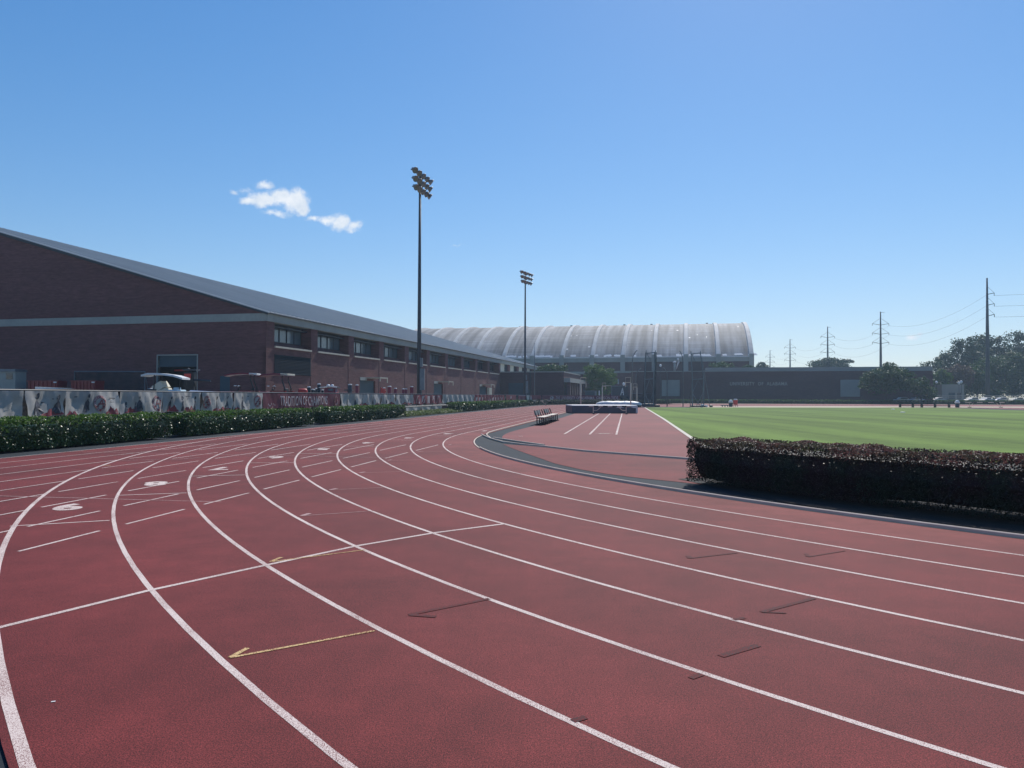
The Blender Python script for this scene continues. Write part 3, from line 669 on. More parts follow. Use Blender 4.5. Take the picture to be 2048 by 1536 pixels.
b.figure(Lb*.38,.80,big=.8); b.logo(Lb*.60,.45,.33); b.textline(Lb*.18,Lb*.30,.70); b.textline(Lb*.78,Lb*.93,.66); b.textline(Lb*.80,Lb*.92,.52,.02); b.splash(Lb*.72,Lb*.99,.32); b.splash(Lb*.02,Lb*.20,.2)
b=Banner(S(241),S(326),Z0,Z1,'white banner with three small athletes and a round emblem at its right end',M['banner'],3.1,.08); Lb=b.L
b.figure(Lb*.14,.42,big=.8); b.figure(Lb*.42,.75,big=.75); b.figure(Lb*.36,.40,None,-1,.8); b.logo(Lb*.86,.46,.33); b.splash(Lb*.1,Lb*.5,.24); b.textline(Lb*.55,Lb*.68,.7)
b=Banner(S(328),S(402),Z0,Z1,'crumpled white banner with printed athletes behind the tilted seat of the cart',M['banner'],4.0,.09); Lb=b.L
b.figure(Lb*.05+.3,.7,big=.7); b.figure(Lb*.45,.72,big=.8); b.figure(Lb*.86,.72,None,-1,.8); b.splash(Lb*.1,Lb*.35,.3); b.splash(Lb*.5,Lb*.85,.3); b.textline(Lb*.55,Lb*.72,.74)
b=Banner(S(404),S(465),Z0,Z1,'white banner with a round emblem at its left end and two leaning athletes',M['banner'],5.1,.08); Lb=b.L
b.logo(Lb*.13,.46,.33); b.figure(Lb*.48,.72,big=.8); b.figure(Lb*.85,.72,None,-1,.8); b.splash(Lb*.3,Lb*.95,.22)
b=Banner(S(467),S(524),Z0,Z1,'white banner with one athlete and an emblem, touching the maroon banner',M['banner'],6.2,.08); Lb=b.L
b.figure(Lb*.30,.75,big=.8); b.logo(Lb*.82,.46,.36); b.splash(Lb*.02,Lb*.2,.2); b.textline(Lb*.5,Lb*.66,.74)
b=Banner(S(526),S(680),Z0,Z1,'long maroon banner lettered TRADITION OF CHAMPIONS',M['maroon'],7.3,.03); Lb=b.L
b.text('TRADITION OF CHAMPIONS',Lb*.18,Lb*.80,.48,.60,M['bannertext']); b.logo(Lb*.93,.46,.34)
for k in range(9): b.blob('confetti_print',Lb*.05+k*.12,.10+.22*abs(math.sin(k*1.9)),.035,.05,M['bannertext'],.009,8,.3)
names=['narrow plain white banner right of the maroon lettered banner','creased white banner with one grey athlete print, above the third hedge','creased white banner with grey prints, above the end of the third hedge',
 'white banner with faint prints left of the nearer light pole','narrow white banner just left of the red panelled banner']
us=[(682,696),(697,738),(739,762),(763,790),(791,826)]
for i,((u0,u1),nm) in enumerate(zip(us,names)):
    b=Banner(S(u0),S(u1),Z0,Z1,nm,M['banner'],8.+i,.09); Lb=b.L
    if i: b.figure(Lb*.3,.7,big=.8); b.figure(Lb*.68,.6,None,-1,.8); b.splash(Lb*.4,Lb*.95,.25)
b=Banner(S(828),S(884),Z0,Z1,'red banner with upright pale panels behind the nearer light pole',M['bannerred'],3.3,.07); Lb=b.L
for k in range(5): b.shape('pale_panel',[(Lb*(.08+.18*k),.08),(Lb*(.18+.18*k),.08),(Lb*(.17+.18*k),.84),(Lb*(.09+.18*k),.84)],[(0,1,2,3)],M['bannertext'])
b=Banner(S(886),S(948),Z0,Z1+.05,'white creased banner with grey prints near the second brick doorway',M['banner'],2.8,.10); Lb=b.L
for k in range(5): b.figure(Lb*(.1+.19*k),.7,big=.9,flip=(-1)**k)
b.splash(Lb*.1,Lb*.5,.2)
b=Banner(S(949),S(1009),Z0,Z1+.1,'dusty red banner with pale lettering strokes before the bend',M['bannerred'],1.8,.07); Lb=b.L
for k in range(11): b.shape('pale_panel',[(Lb*(.04+.085*k),.14),(Lb*(.075+.085*k),.14),(Lb*(.08+.085*k),.66),(Lb*(.04+.085*k),.66)],[(0,1,2,3)],M['bannertext'])
# banners round the far bend: columns of the photo turned into fence metres
def SF(u):
    a=(u-1024)/F; best=None
    for i in range(1400):
        s_=60+i*.08
        x,y=fpos(s_,FO-.12)
        e=abs(x/y-a)
        if best is None or e<best[0]: best=(e,s_)
    return best[1]
zb0,zb1=.92,1.92
s0,s1=SF(1013),SF(1032); b=Banner(s0,s1,zb0+.15,zb1,'bright red banner with a white badge, just left of the white sign board',M['bannerred'],.7,.05); b.blob('badge',b.L*.45,.40,.5,.28,M['bannertext'])
s0,s1=SF(1037),SF(1051); b=Banner(s0,s1,zb0,zb1,'deep red banner between the white sign board and a cream panel',M['crimson'],.2,.05); b.shape('pale_border',[(.1,.85),(b.L-.1,.85),(b.L-.1,.93),(.1,.93)],[(0,1,2,3)],M['bannertext'])
s0,s1=SF(1053.5),SF(1059); Banner(s0,s1,zb0-.06,zb1,'narrow cream banner below the farther light pole',M['cream'],.9,.05)
s0,s1=SF(1060.5),SF(1082); b=Banner(s0,s1,zb0,zb1,'red banner with pale left edge right of the narrow cream banner',M['bannerred'],1.9,.05); b.shape('pale_border',[(0.02,.05),(.9,.05),(.6,.93),(.02,.93)],[(0,1,2,3)],M['bannertext'])
s0,s1=SF(1084),SF(1240); b=Banner(s0,s1,zb0,zb1,'long maroon banner round the far bend lettered THE UNIVERSITY OF ALABAMA',M['maroon'],.1,.02)
b.blob('badge',SF(1104)-s0,.48,.75,.36,M['bannertext']); b.text('THE UNIVERSITY OF ALABAMA  CRIMSON TIDE',SF(1111)-s0,SF(1236)-s0,.48,.66,M['bannertext'])
# white cloth panels on the retaining wall face in the hedge gap
for i,(u0,u1,lab) in enumerate([(812,842,'grey-white cloth panel low on the wall, left one in the hedge gap'),(844,864,'grey-white cloth panel low on the wall, middle one in the hedge gap'),(865,884,'grey-white cloth panel low on the wall, right one in the hedge gap')]):
    Banner(TU(u0,FO-.3),TU(u1,FO-.3),.03,.56,lab,M['banner'],i*1.7,.05,'cloth panels on the retaining wall',FO-.27,'wall_cloth')

# ------------------------------------------------------------------ left brick field house
BA=math.atan(349/1520); E_=(math.cos(BA),-math.sin(BA)); YC=76.0; XC=(531-1024)/F*YC
def bld(name,label,x,y,z=YZ): return thing(name,label,'building',(x,y,z),-BA)
fh=bld('brick_field_house','long brown brick field house with grey gabled metal roof on the left',XC,YC)
BAY=.1246*YC/math.cos(BA); LB=BAY*14.9; WB=84.; ZE=9.13-YZ; ZT=10.03-YZ; ZS=6.55-YZ; SLP=.292
def seg_wall(mb,y0,y1,z0,z1,x=0,t=.4): mb.box(x-t,x,y0,y1,z0,z1)
mb=MB()
rx=-1.25                                           # recess depth of the windows
# lower long wall below the sills, with doors left open in it
doors=[(2.32,2.83,3.67-YZ),(5.35,5.85,3.75-YZ),(8.3,8.9,3.7-YZ)]
yy=0.
for a,b_,zt in doors:
    seg_wall(mb,yy,a*BAY,0,ZS); seg_wall(mb,a*BAY,b_*BAY,zt,ZS); yy=b_*BAY
seg_wall(mb,yy,LB,0,ZS)
mb.build('wall',M['brick'],fh)
mb=MB()
NB=10
# pilasters and window reveals
for k in range(0,15):
    yc=(k+.04)*BAY; ya,yb_=(.41,1.57) if k==0 else (yc-.78,yc+.78 if k<14 else LB)
    mb=MB().box(-1.4,.003,ya,yb_,ZS+.003,ZE)
    mb.box(0.003,.03,.002 if k==0 else ya,yb_,0,ZE-.002); mb.build('pilaster',M['brick'],fh)
MB().box(rx-.6,rx-.45,.45,LB-.01,ZS-.5,ZT-.25).build('inner_wall',M['darksteel'],fh)
MB().box(rx-.6,-.02,.45,LB-.01,ZE+.01,ZE+.12).build('soffit',M['concrete'],fh)
mb=MB()                                            # sloping brick under each window
for k in range(0,14):
    y0=1.57 if k==0 else (k+.04)*BAY+.78; y1=(k+1.04)*BAY-.78; y1=min(y1,LB)
    mb.add([(-.05,y0,ZS+.01),(-.05,y1,ZS+.01),(rx,y1,ZS+.75),(rx,y0,ZS+.75),(rx,y1,ZS),(rx,y0,ZS)],[(0,1,2,3),(0,3,5),(1,4,2)])
mb.build('sloping_sill_brick',M['brick'],fh)
for k in range(0,14):
    y0=1.57 if k==0 else (k+.04)*BAY+.78; y1=(k+1.04)*BAY-.78
    MB().box(-.06,.16,y0+.004,y1-.004,ZS+.012,ZS+.19).build('window_sill',M['cap'],fh)
    if k<10:
        w=MB(); z0,z1=ZS+.72,ZE-.12; w.box(rx-.02,rx+.06,y0,y1,z0,z0+.08).box(rx-.02,rx+.06,y0,y1,z1-.08,z1+.1)
        nW=5
        for j in range(nW+1):
            yj=y0+(y1-y0)*j/nW; w.box(rx-.02,rx+.07,max(y0,yj-.05),min(y1,yj+.05),z0+.08,z1-.08)
        wf=w.build('window',M['frame'],fh); MB().quad((rx-.01,y0,z0),(rx-.01,y1,z0),(rx-.01,y1,z1),(rx-.01,y0,z1)).build('pane',M['glass'] if k<8 else M['darkglass'],wf)
    else:
        MB().box(-.35,-.28,y0,y0+(y1-y0)*.62,ZS+.2,ZE).build('infill_panel',M['cream'],fh)
        MB().box(-.5,-.36,y0,y1,ZS+.2,ZE).build('window',M['darkglass'],fh)
# louvre
lv=MB(); z0,z1=3.94-YZ,5.78-YZ; y0,y1=1.60,BAY*.96
for j in range(12):
    zz=z0+(z1-z0)*j/12; lv.add([(.025,y0,zz+.13),(.025,y1,zz+.13),(.075,y1,zz+.015),(.075,y0,zz+.015)],[(0,1,2,3)])
lv.box(.003,.012,y0,y1,z0,z1).box(.0,.11,y0-.05,y1+.02,z0-.08,z0).box(.0,.11,y0-.05,y1+.02,z1,z1+.07)
lv.build('louvre_vent',M['louvre'],fh)
# doors and canopies
for i,(a,b_,zt) in enumerate(doors):
    dr=MB().box(-.30,-.22,a*BAY,b_*BAY,0,zt).build('door',M['door'],fh)
    MB().box(-.2,.02,a*BAY+.05,a*BAY+2.2,zt+.01,zt+.42).build('door_panel',M['concrete'],fh)
    c0=a*BAY+1.9; c=MB().box(.02,2.0,c0,c0+2.6,zt+.30,zt+.44).box(1.9,2.0,c0+2.4,c0+2.6,zt-.25,zt+.30).box(1.86,2.0,c0,c0+.16,zt-.1,zt+.30); c.build('canopy',M['cap'],fh)
    if i==2: MB().box(.02,.5,b_*BAY+.2,b_*BAY+2.3,0,zt-.2).build('door_leaf',M['cream'],fh)
# gable end: wall with rake, door opening
gy0=0
def rake(x): return ZT+(-x)*SLP
g=MB(); xr=-WB/2
dx0,dx1,dz=-12.4,-7.8,5.75-YZ
poly=[(0,0),(0,ZT-.02),(xr,rake(xr)-.1),(-WB,ZT),(-WB,0),(dx0,0),(dx0,dz),(dx1,dz),(dx1,0)]
g.add([(x,.0,z) for x,z in poly]+[(x,.4,z) for x,z in poly],[tuple(range(9))[::-1],tuple(range(9,18))]+[(i,(i+1)%9,9+(i+1)%9,9+i) for i in range(9)])
g.build('gable_wall',M['brick'],fh)
MB().box(-WB,.06,-.06,-.003,ZE,ZT-.12).build('stone_band',M['concrete'],fh)
dr=MB().box(dx0,dx1,.2,.28,dz-1.15,dz).build('roller_door',M['door'],fh)
MB().box(dx0-.12,dx0,-.05,.3,0,dz+.12).box(dx1,dx1+.12,-.05,.3,0,dz+.12).box(dx0,dx1,-.05,.3,dz,dz+.12).build('door_frame',M['concrete'],fh)
MB().box(dx0-6,dx1+6,6,6.1,0,dz+1).box(dx0-6,dx0-5.9,.45,6,0,dz+1).box(dx1+5.9,dx1+6,.45,6,0,dz+1).box(dx0-6,dx1+6,.45,6,dz+1,dz+1.1).build('dark_interior',M['darksteel'],fh)
MB().box(dx0+.9,dx1-.5,1.4,1.6,dz-1.55,dz-1.40).box(dx0+2.2,dx1-1.2,1.9,2.1,dz-1.75,dz-1.62).build('red_beam',M['brightred'],fh)
MB().box(-5.1,-4.0,-.03,.0,0,3.0).build('side_door',M['door'],fh)
# dark stepped trim under the roof edge of the gable
MB().add([(.35,-.25,ZT-.30+.0),(.35,-.25,ZT+.02),(xr,-.25,rake(xr)+.05),(xr,-.25,rake(xr)-.35),(.35,.0,ZT-.30),(xr,.0,rake(xr)-.35)],[(0,1,2,3),(0,3,5,4)]).build('rake_trim',M['frame'],fh)
MB().box(.0,.22,-.06,LB,ZE,ZT-.14).build('eave_fascia',M['concrete'],fh)
MB().box(.12,.42,-.06,LB,ZT-.13,ZT-.02).build('gutter',M['frame'],fh)
rf=MB(); zr=lambda x: ZT+.02-(x)*SLP
for xa,xb,sg in ((.42,xr,1),(-WB-.4,xr,-1)):
    za=ZT+.02-(.42)*SLP+.12 if sg>0 else ZT-.1; zb=rake(xr)+.1
    if sg>0: za=ZT+.0
    rf.add([(xa,-.3,za),(xa,LB+.3,za),(xb,LB+.3,zb),(xb,-.3,zb),(xa,-.3,za-.12),(xa,LB+.3,za-.12),(xb,LB+.3,zb-.12),(xb,-.3,zb-.12)],[(0,1,2,3),(4,7,6,5),(0,4,5,1),(0,3,7,4),(1,5,6,2)])
roof=rf.build('roof',M['roof'],fh)
sm=MB()
for k in range(int(LB/.9)):
    y=.2+k*.9; x0,z0=.40,ZT+.005; x1,z1=xr,rake(xr)+.11
    sm.add([(x0,y,z0),(x0,y+.05,z0),(x1,y+.05,z1),(x1,y,z1),(x0,y,z0+.06),(x0,y+.05,z0+.06),(x1,y+.05,z1+.06),(x1,y,z1+.06)],[(4,5,6,7),(0,4,7,3),(1,2,6,5),(0,1,5,4)])
sm.build('standing_seams',M['roof'],roof)
MB().box(-WB,-.45,.45,LB-.4,ZE-.4,ZE-.3).build('ceiling',M['darksteel'],fh)
# ---- low wing at the far end and its colonnade
yw=171.5; xw=(1000-1024)/F*yw
wg=bld('brick_wing','lower brown brick wing with garage door at the far end of the field house',xw,yw)
ZW=7.05-YZ; ww=14.5
MB().box(-1,ww,0,26.7,0,ZW).build('wall',M['brickfar'],wg)
MB().box(-1,ww+.1,-.1,26.8,ZW+.003,ZW+.22).build('coping',M['concrete'],wg)
MB().box(2.0,5.4,-.12,-.003,0,4.7-YZ).build('garage_door',M['door'],wg)
MB().box(5.9,6.9,-.10,-.003,0,3.2-YZ).build('side_door',M['door'],wg)
MB().box(6.85,7.15,-.35,-.003,0,ZW).build('downpipe',M['frame'],wg)
zc=5.8-YZ
cl=thing('colonnade','covered brick colonnade with dark upright bays beside the round tree','building',(xw+ww*E_[0]+.3,yw+ww*E_[1]+.2,YZ),-BA)
MB().box(-.25,1.2,0,26.7,zc-.95,zc).build('roof_slab',M['concrete'],cl)
for k in range(8): MB().box(.45,1.1,.4+k*3.7,1.6+k*3.7,0,zc-.953).build('column',M['brickfar'],cl)
MB().box(-.22,-.05,.2,26.5,0,zc-.96).build('back_wall',M['darkglass'],cl)
# ------------------------------------------------------------------ coliseum with ribbed vault
cb=245.; BX=10.29
col=thing('vaulted_coliseum','huge coliseum with grey ribbed barrel-vault roof across the background','building',((1503-1024)/F*cb,cb,0),-BA)
NBY=12; LC=NBY*BX; WV=40.; z0v,z1v=14.9,29.1; Rv=(WV**2+(z1v-z0v)**2)/(2*(z1v-z0v)); zcv=z1v-Rv
def vz(w): return zcv+math.sqrt(max(0,Rv**2-(WV-w)**2))
prof=[(w,vz(w)) for w in np.linspace(0,2*WV,41)]
vs=[];fs=[]
nx=NBY*2
for i in range(nx+1):
    for w,z in prof: vs.append((-LC*i/nx,w,z))
m_=len(prof)
for i in range(nx):
    for j in range(m_-1): fs.append((i*m_+j,(i+1)*m_+j,(i+1)*m_+j+1,i*m_+j+1))
fs.append(tuple(range(m_))); fs.append(tuple(nx*m_+j for j in range(m_))[::-1])
MB().add(vs,fs).build('vault_roof',M['vault'],col)
M['rib']=mat('rib_concrete',(.50,.49,.47),.8,[(.3,.15,4)])
for k in range(NBY+1):
    r_=MB(); x=-k*BX; A=[];B=[]
    pr=[(w,vz(w)) for w in np.linspace(0,2*WV,41)]
    vs=[];fs=[]
    for j,(w,z) in enumerate(pr):
        q=pr[max(j-1,0)],pr[min(j+1,40)]; dd=Vector((q[1][0]-q[0][0],q[1][1]-q[0][1])).normalized(); nn=(-dd.y,dd.x)
        for xx,h_ in ((-.85,-.1),(-.6,.40),(.6,.40),(.85,-.1)): vs.append((x+xx,w+nn[0]*h_,z+nn[1]*h_))
    for j in range(40):
        for a in range(4): c_=(a+1)%4; fs.append((j*4+a,(j+1)*4+a,(j+1)*4+c_,j*4+c_))
    r_.add(vs,fs).build('roof_rib',M['rib'],col)
MB().box(-LC,0,-.5,-.003,13.3,14.7).build('concrete_fascia',M['concrete'],col)
MB().box(-LC,0,-.62,.4,14.703,15.0).build('roof_edge',M['white'],col)
MB().box(-LC,0,0,2*WV,0,14.7).build('wall',M['brickfar'],col)
MB().box(-LC,0.4,-1.3,-.003,9.3,10.1).build('stone_ledge',M['concrete'],col)
for k in range(NBY+1):
    x=-k*BX; MB().box(x-.75,x+.75,-1.1,-.63,10.103,15.7).build('column',M['concrete'],col)
for k in (1,3,4,6,8): MB().box(-k*BX-3,-k*BX-2.2,WV-1.4,WV-.2,z1v,z1v+.5).build('roof_vent',M['steel'],col)
mb=MB()
for i in range(12):                                # sealant patches
    x=-rng.uniform(1,LC*.7); w=rng.uniform(3,22); a=rng.uniform(.2,.8)
    mb.add([(x,w,vz(w)+.06),(x+a,w,vz(w)+.06),(x+a,w+.7,vz(w+.7)+.06),(x,w+.7,vz(w+.7)+.06)],[(0,1,2,3)])
for i in range(60):
    x=-rng.uniform(0,LC); w=.1+rng.uniform(0,.4); a=rng.uniform(.5,3)
    mb.add([(x,w,vz(w)+.06),(x+a,w,vz(w)+.06),(x+a*.8,w+.9,vz(w+.9)+.06),(x,w+.7,vz(w+.7)+.06)],[(0,1,2,3)])
mb.build('roof_patches',M['white'],col)
# ---- lettered brick wall building
lb=thing('lettered_brick_building','low dark brick building lettered UNIVERSITY OF ALABAMA across the far end','building',(*AT(1262,790,222)[:2],0),-BA)
def alongx(u,x0=None):                              # metres along the facade for photo column u
    X0,Y0=lb.location.x,lb.location.y; a=(u-1024)/F
    return (a*Y0-X0)/(E_[0]-a*E_[1])
L1=alongx(1866); ZB=8.95
MB().box(0,L1,0,26,0,ZB).build('wall',M['brickfar'],lb)
MB().box(alongx(1412),L1+.1,.6,25,ZB+.003,ZB+1.15).build('parapet_band',M['lightwall'],lb)
MB().box(-.1,L1+.1,-.1,.58,ZB+.003,ZB+.2).build('coping',M['concrete'],lb)
for u0,u1 in ((1323.5,1359.5),(1681,1720)):
    MB().box(alongx(u0),alongx(u1),-.12,-.003,1.9,6.55).build('stone_panel',M['concrete'],lb)
tv,tf=text_mesh('UNIVERSITY  OF  ALABAMA',1.0,.01,1.15); xs=[p[0] for p in tv]; ys=[p[1] for p in tv]; a0,a1=alongx(1460),alongx(1575)
MB().add([(a0+(p[0]-min(xs))/(max(xs)-min(xs))*(a1-a0),-.06,5.0+(p[1]-min(ys))/(max(ys)-min(ys))*.95) for p in tv],tf).build('lettering',M['cap'],lb)
ll=thing('brick_link_building','redder brick link building behind the dark scoreboard','building',(*AT(1168,790,233)[:2],0),-BA)
MB().box(0,16,0,14,0,8.9).build('wall',M['brick'],ll); MB().box(-.1,16.1,-.1,14.1,8.903,9.5).build('coping',M['concrete'],ll)
MB().box(10.3,10.6,-.12,-.003,5.5,7.0).build('wall_lamp',M['silver'],ll)
# kiosk
xk,yk,_=AT(1884,790,214); kk=thing('beige_kiosk','small flat beige kiosk with dark openings on the right','building',(xk,yk,0),-.02)
wk=(1928-1884)/F*214
MB().box(0,wk,0,4,1.0,5.3).build('wall',M['lightwall'],kk); MB().box(-.08,wk+.08,-.1,4.1,5.303,5.45).build('coping',M['concrete'],kk)
MB().box(1.85,3.6,-.05,-.003,1.4,3.1).build('shutter',M['door'],kk); MB().box(4.25,4.6,-.05,-.003,1.4,3.0).build('slot',M['darkglass'],kk); MB().box(4.8,5.3,-.05,-.003,1.4,3.0).build('slot',M['darkglass'],kk)

# ------------------------------------------------------------------ floodlight poles
def floodpole(label,u,Y,hz,group,az):
    x=(u-1024)/F*Y; t=thing('floodlight_pole',label,'floodlight pole',(x,Y,YZ),0,group); h=hz-YZ
    MB().tube([(0,0,0),(0,0,h*.35),(0,0,h)],[.26,.21,.12],12).build('pole',M['darksteel'],t,True)
    MB().box(.12,.62,-.35,.1,1.7,4.1).build('control_box',M['steel'],t); MB().box(.12,.42,-.3,.05,4.3,5.3).build('control_box',M['steel'],t)
    MB().tube([(.30,-.1,0),(.30,-.1,1.7)],.05,6).build('conduit',M['steel'],t)
    az=R_(az); ax=Vector((math.sin(az),math.cos(az),0)); nr=Vector((ax.y,-ax.x,0))
    for k,zz in enumerate((h-.2,h-1.08,h-1.96)):
        L_=2.6-.2*k; MB().tube([tuple(-ax*L_+Vector((0,0,zz))),tuple(ax*L_+Vector((0,0,zz)))],.06,6).build('crossarm',M['darksteel'],t)
        for j in range(5):
            c=ax*(-L_+.15+j*(2*L_-.3)/4)+nr*.35+Vector((0,0,zz-.05)); d=(nr*.80+Vector((0,0,-.6))+ax*(-.35+.18*j)).normalized()
            Mx=d.to_track_quat('Z','Y').to_matrix().to_4x4()
            MB().lathe([(.10,-.45),(.16,-.25),(.30,-.05),(.37,.12),(.37,.16),(.30,.13)],c,12,Mx).build('floodlight',M['lamp'],t,True)
    return t
floodpole('tall floodlight pole nearest, with three rows of lamps behind the bannered fence',838,85,26.6,'floodlight poles',15)
floodpole('floodlight pole farther off, standing by the brick wing',1050,150,26.2,'floodlight poles',26)
# slim flag pole right of it
x,y,_=AT(1069,790,158); t=thing('slim_pole','slim pale pole just right of the farther floodlight pole','pole',(x,y,YZ)); MB().tube([(0,0,0),(0,0,8.4),(0,0,12.0)],[.12,.10,.03],8).build('shaft',M['steel'],t,True); MB().lathe([(.05,0),(.09,.06),(.05,.13)],(0,0,12.0),8).build('finial',M['steel'],t)

# ------------------------------------------------------------------ power line
pyl=[(1974,556,35.),(1761,623.4,35.),(1655.2,653.2,35.),(1580,678.4,35.),(1540,700.3,35.)]
tops=[]
for i,(u,v,hh) in enumerate(pyl):
    e=F*(hh-H)/(793.3+.003*(u-1024)*-1*-1+0-v) if False else None
    # distance at which a pole of this height reaches row v
    Y=100.
    for _ in range(30): Y=Y*(hh-H)/(AT(u,v,Y)[2]-H)
    x=AT(u,v,Y)[0]; lab=['tallest power pylon on the right, one-sided arms, rising out of the trees','second power pylon from the right, above the round tree','third power pylon from the right, above the distant tree','fourth power pylon from the right, above the pale parapet','smallest and farthest power pylon, beside the coliseum'][i]
    t=thing('power_pylon',lab,'power pylon',(x,Y,0),0,'power pylons of one line'); tops.append((x,Y,i))
    MB().tube([(0,0,0),(0,0,20),(0,0,hh)],[.62,.42,.2],10).build('shaft',M['pylon'],t,True)
    for k in range(3):
        z=hh-(4.9+3.6*k if i else 4.3+3.0*k)
        for sg in ((1,) if i==0 else (-1,1)):
            arm=2.35 if i==0 else 3.2
            a=MB().tube([(0,0,z-.3),(sg*arm*(.95 if i else 1),0 if i else .6,z+.25)],.09,5); a.tube([(0,0,z+(2.4 if i else 2.0)),(sg*arm,0 if i else .6,z+.25)],.045,4); a.build('arm',M['pylon'],t)
            MB().lathe([(.06,0),(.12,-.2),(.06,-.4),(.12,-.6),(.04,-.8)],(sg*arm,0 if i else .6,z+.25),6).build('insulator',M['pylon'],t)
    if i: MB().tube([(0,0,hh-.3),(1.6,0,hh-.3)],.05,4).build('arm',M['pylon'],t)
    if i==0: MB().box(-1.9,1.3,-.1,.1,hh-17.3,hh-17.1).build('platform_arm',M['pylon'],t)
def wire(a,b,sag,lab):
    pts=[]
    for i in range(15):
        f=i/14; pts.append((a[0]*(1-f)+b[0]*f,a[1]*(1-f)+b[1]*f,a[2]*(1-f)+b[2]*f-sag*4*f*(1-f)))
    c=Vector(pts[0]); mb=MB().tube([tuple(Vector(p)-c) for p in pts],.026,4); o=mb.build('power_cable',M['wire']); o.location=c
    tag(o,lab,'cable','cables strung between the pylons')
lvl=['top','middle','bottom']
far0=(tops[0][0]+58,tops[0][1]-75)
for k in range(3):
    wire((tops[0][0]+2.35,tops[0][1]+.6,35-4.3-3*k-.5),(far0[0],far0[1],35-4.6-3*k),1.6,lvl[k]+' power cable leaving the tallest pylon to the right')
    for i in range(4):
        a,b=tops[i],tops[i+1]; za=35-(4.3+3*k if i==0 else 4.9+3.6*k)-.5; zb=35-(4.9+3.6*k)-.5
        wire((a[0]+(-.3 if i==0 else 3.2),a[1],za),(b[0]+3.2,b[1],zb),3.2,lvl[k]+' power cable between the '+['first and second','second and third','third and fourth','fourth and fifth'][i]+' pylons from the right')

# ------------------------------------------------------------------ trees
TG='trees around the far buildings'
tree_px('round_tree','round bright-topped tree left of the dark scoreboard',1163,1232,729,797,195,.34,9000,M['lime'],21,8,TG,trunk=.3)
tree_px('leafy_tree','flat-topped tree showing above the brick wing roof',1076,1134,729,757,200,.36,5000,M['oak'],22,7,TG)
tree_px('dense_round_tree','wide dense round tree against the right end of the lettered wall',1721,1826,727,803,197,.42,17000,M['oak'],23,9,TG,trunk=.4)
tree_px('slender_tree','thin pale tree right of the dense round tree',1818,1866,752,803,197,.34,4500,M['oak'],24,6,TG)
tree_px('wispy_tree','wispy tree in front of the coliseum columns above the wall',1418,1468,722,748,232,.36,1500,M['oak'],25,6,TG,clump=.2)
tree_px('wispy_tree','small wispy bush at the right corner of the coliseum',1484,1512,729,748,234,.36,900,M['oak'],26,5,TG,clump=.2)
tree_px('distant_tree','broad distant tree crown behind the parapet below the third pylon',1622,1706,717,748,330,.6,9000,M['pine'],27,8,TG)
tree_px('distant_tree','sparse distant tree between the coliseum and the farthest pylon',1506,1540,724,745,330,.6,1500,M['pine'],28,5,TG,clump=.22)
tree_px('tall_dark_tree','tall dark spreading tree left of the tallest pylon',1870,1985,672,802,262,.60,15000,M['pine'],29,9,TG,trunk=.6,clump=.27)
tree_px('tall_dark_tree','tall dark tree directly behind the tallest pylon',1945,2040,668,802,268,.60,13000,M['pine'],30,8,TG,trunk=.6,clump=.27)
tree_px('tall_dark_tree','highest dark tree at the right edge of the picture',2005,2110,652,802,272,.60,13000,M['pine'],31,8,TG,trunk=.6,clump=.27)
tree_px('light_tree','big lighter green tree at the right edge in front of the dark trees',1968,2085,705,803,240,.5,18000,M['oak'],32,9,TG,trunk=.4)
tree_px('light_tree','small light green tree left of the tallest pylon foot',1925,1985,732,803,236,.42,7000,M['oak'],33,7,TG)
tree_px('crape_myrtle','dusty pink flowering tree above the beige kiosk',1884,1942,728,795,233,.42,6000,M['myrtle'],34,7,TG)
tree_px('leafy_tree','light green tree between the lettered building and the kiosk',1862,1900,735,803,228,.42,5000,M['lime'],35,7,TG)
tree_px('sparse_tree','thin straggling tree top just right of the parapet end',1840,1885,722,745,250,.4,900,M['pine'],36,6,TG,clump=.18)
tree_px('leafy_tree','dark low trees filling the gap behind the kiosk',1872,2110,757,803,244,.5,15000,M['pine'],37,8,TG)

# ------------------------------------------------------------------ benches
def bench(label,x,y,rz,grp):
    t=thing('team_bench',label,'bench',(x,y,0),rz,grp); Lb=4.1
    MB().box(-Lb/2,Lb/2,-.02,.40,.43,.47).build('seat',M['wood'],t,bevel=.006)
    MB().box(-Lb/2+1.2,Lb/2-.15,-.02,.02,-.13,.13,Matrix.Translation((0,-.15,.69))@Matrix.Rotation(R_(14),4,'X')).build('backrest',M['benchgrey'],t,bevel=.006)
    for xx in np.linspace(-Lb/2+.15,Lb/2-.25,4):
        MB().tube([(xx,-.02,0),(xx,-.03,.43),(xx,-.19,.84)],.035,6).tube([(xx,.36,0),(xx,.34,.43)],.035,6).tube([(xx,-.05,.40),(xx,.36,.40)],.028,6).tube([(xx,-.14,.03),(xx,.48,.03)],.035,6).build('leg',M['black'],t)
    MB().tube([(-Lb/2+.15,.1,.2),(Lb/2-.25,.1,.2)],.025,6).build('stretcher',M['black'],t)
    return t
rzb=math.pi/2-VA+math.pi
q=P(-1.0,12.1); bench('nearer of two black framed benches with pale seats beside the asphalt strip',q[0],q[1],rzb,'benches beside the straight')
q=P(-1.0,17.1); bench('farther of two black framed benches with pale seats beside the asphalt strip',q[0],q[1],rzb,'benches beside the straight')

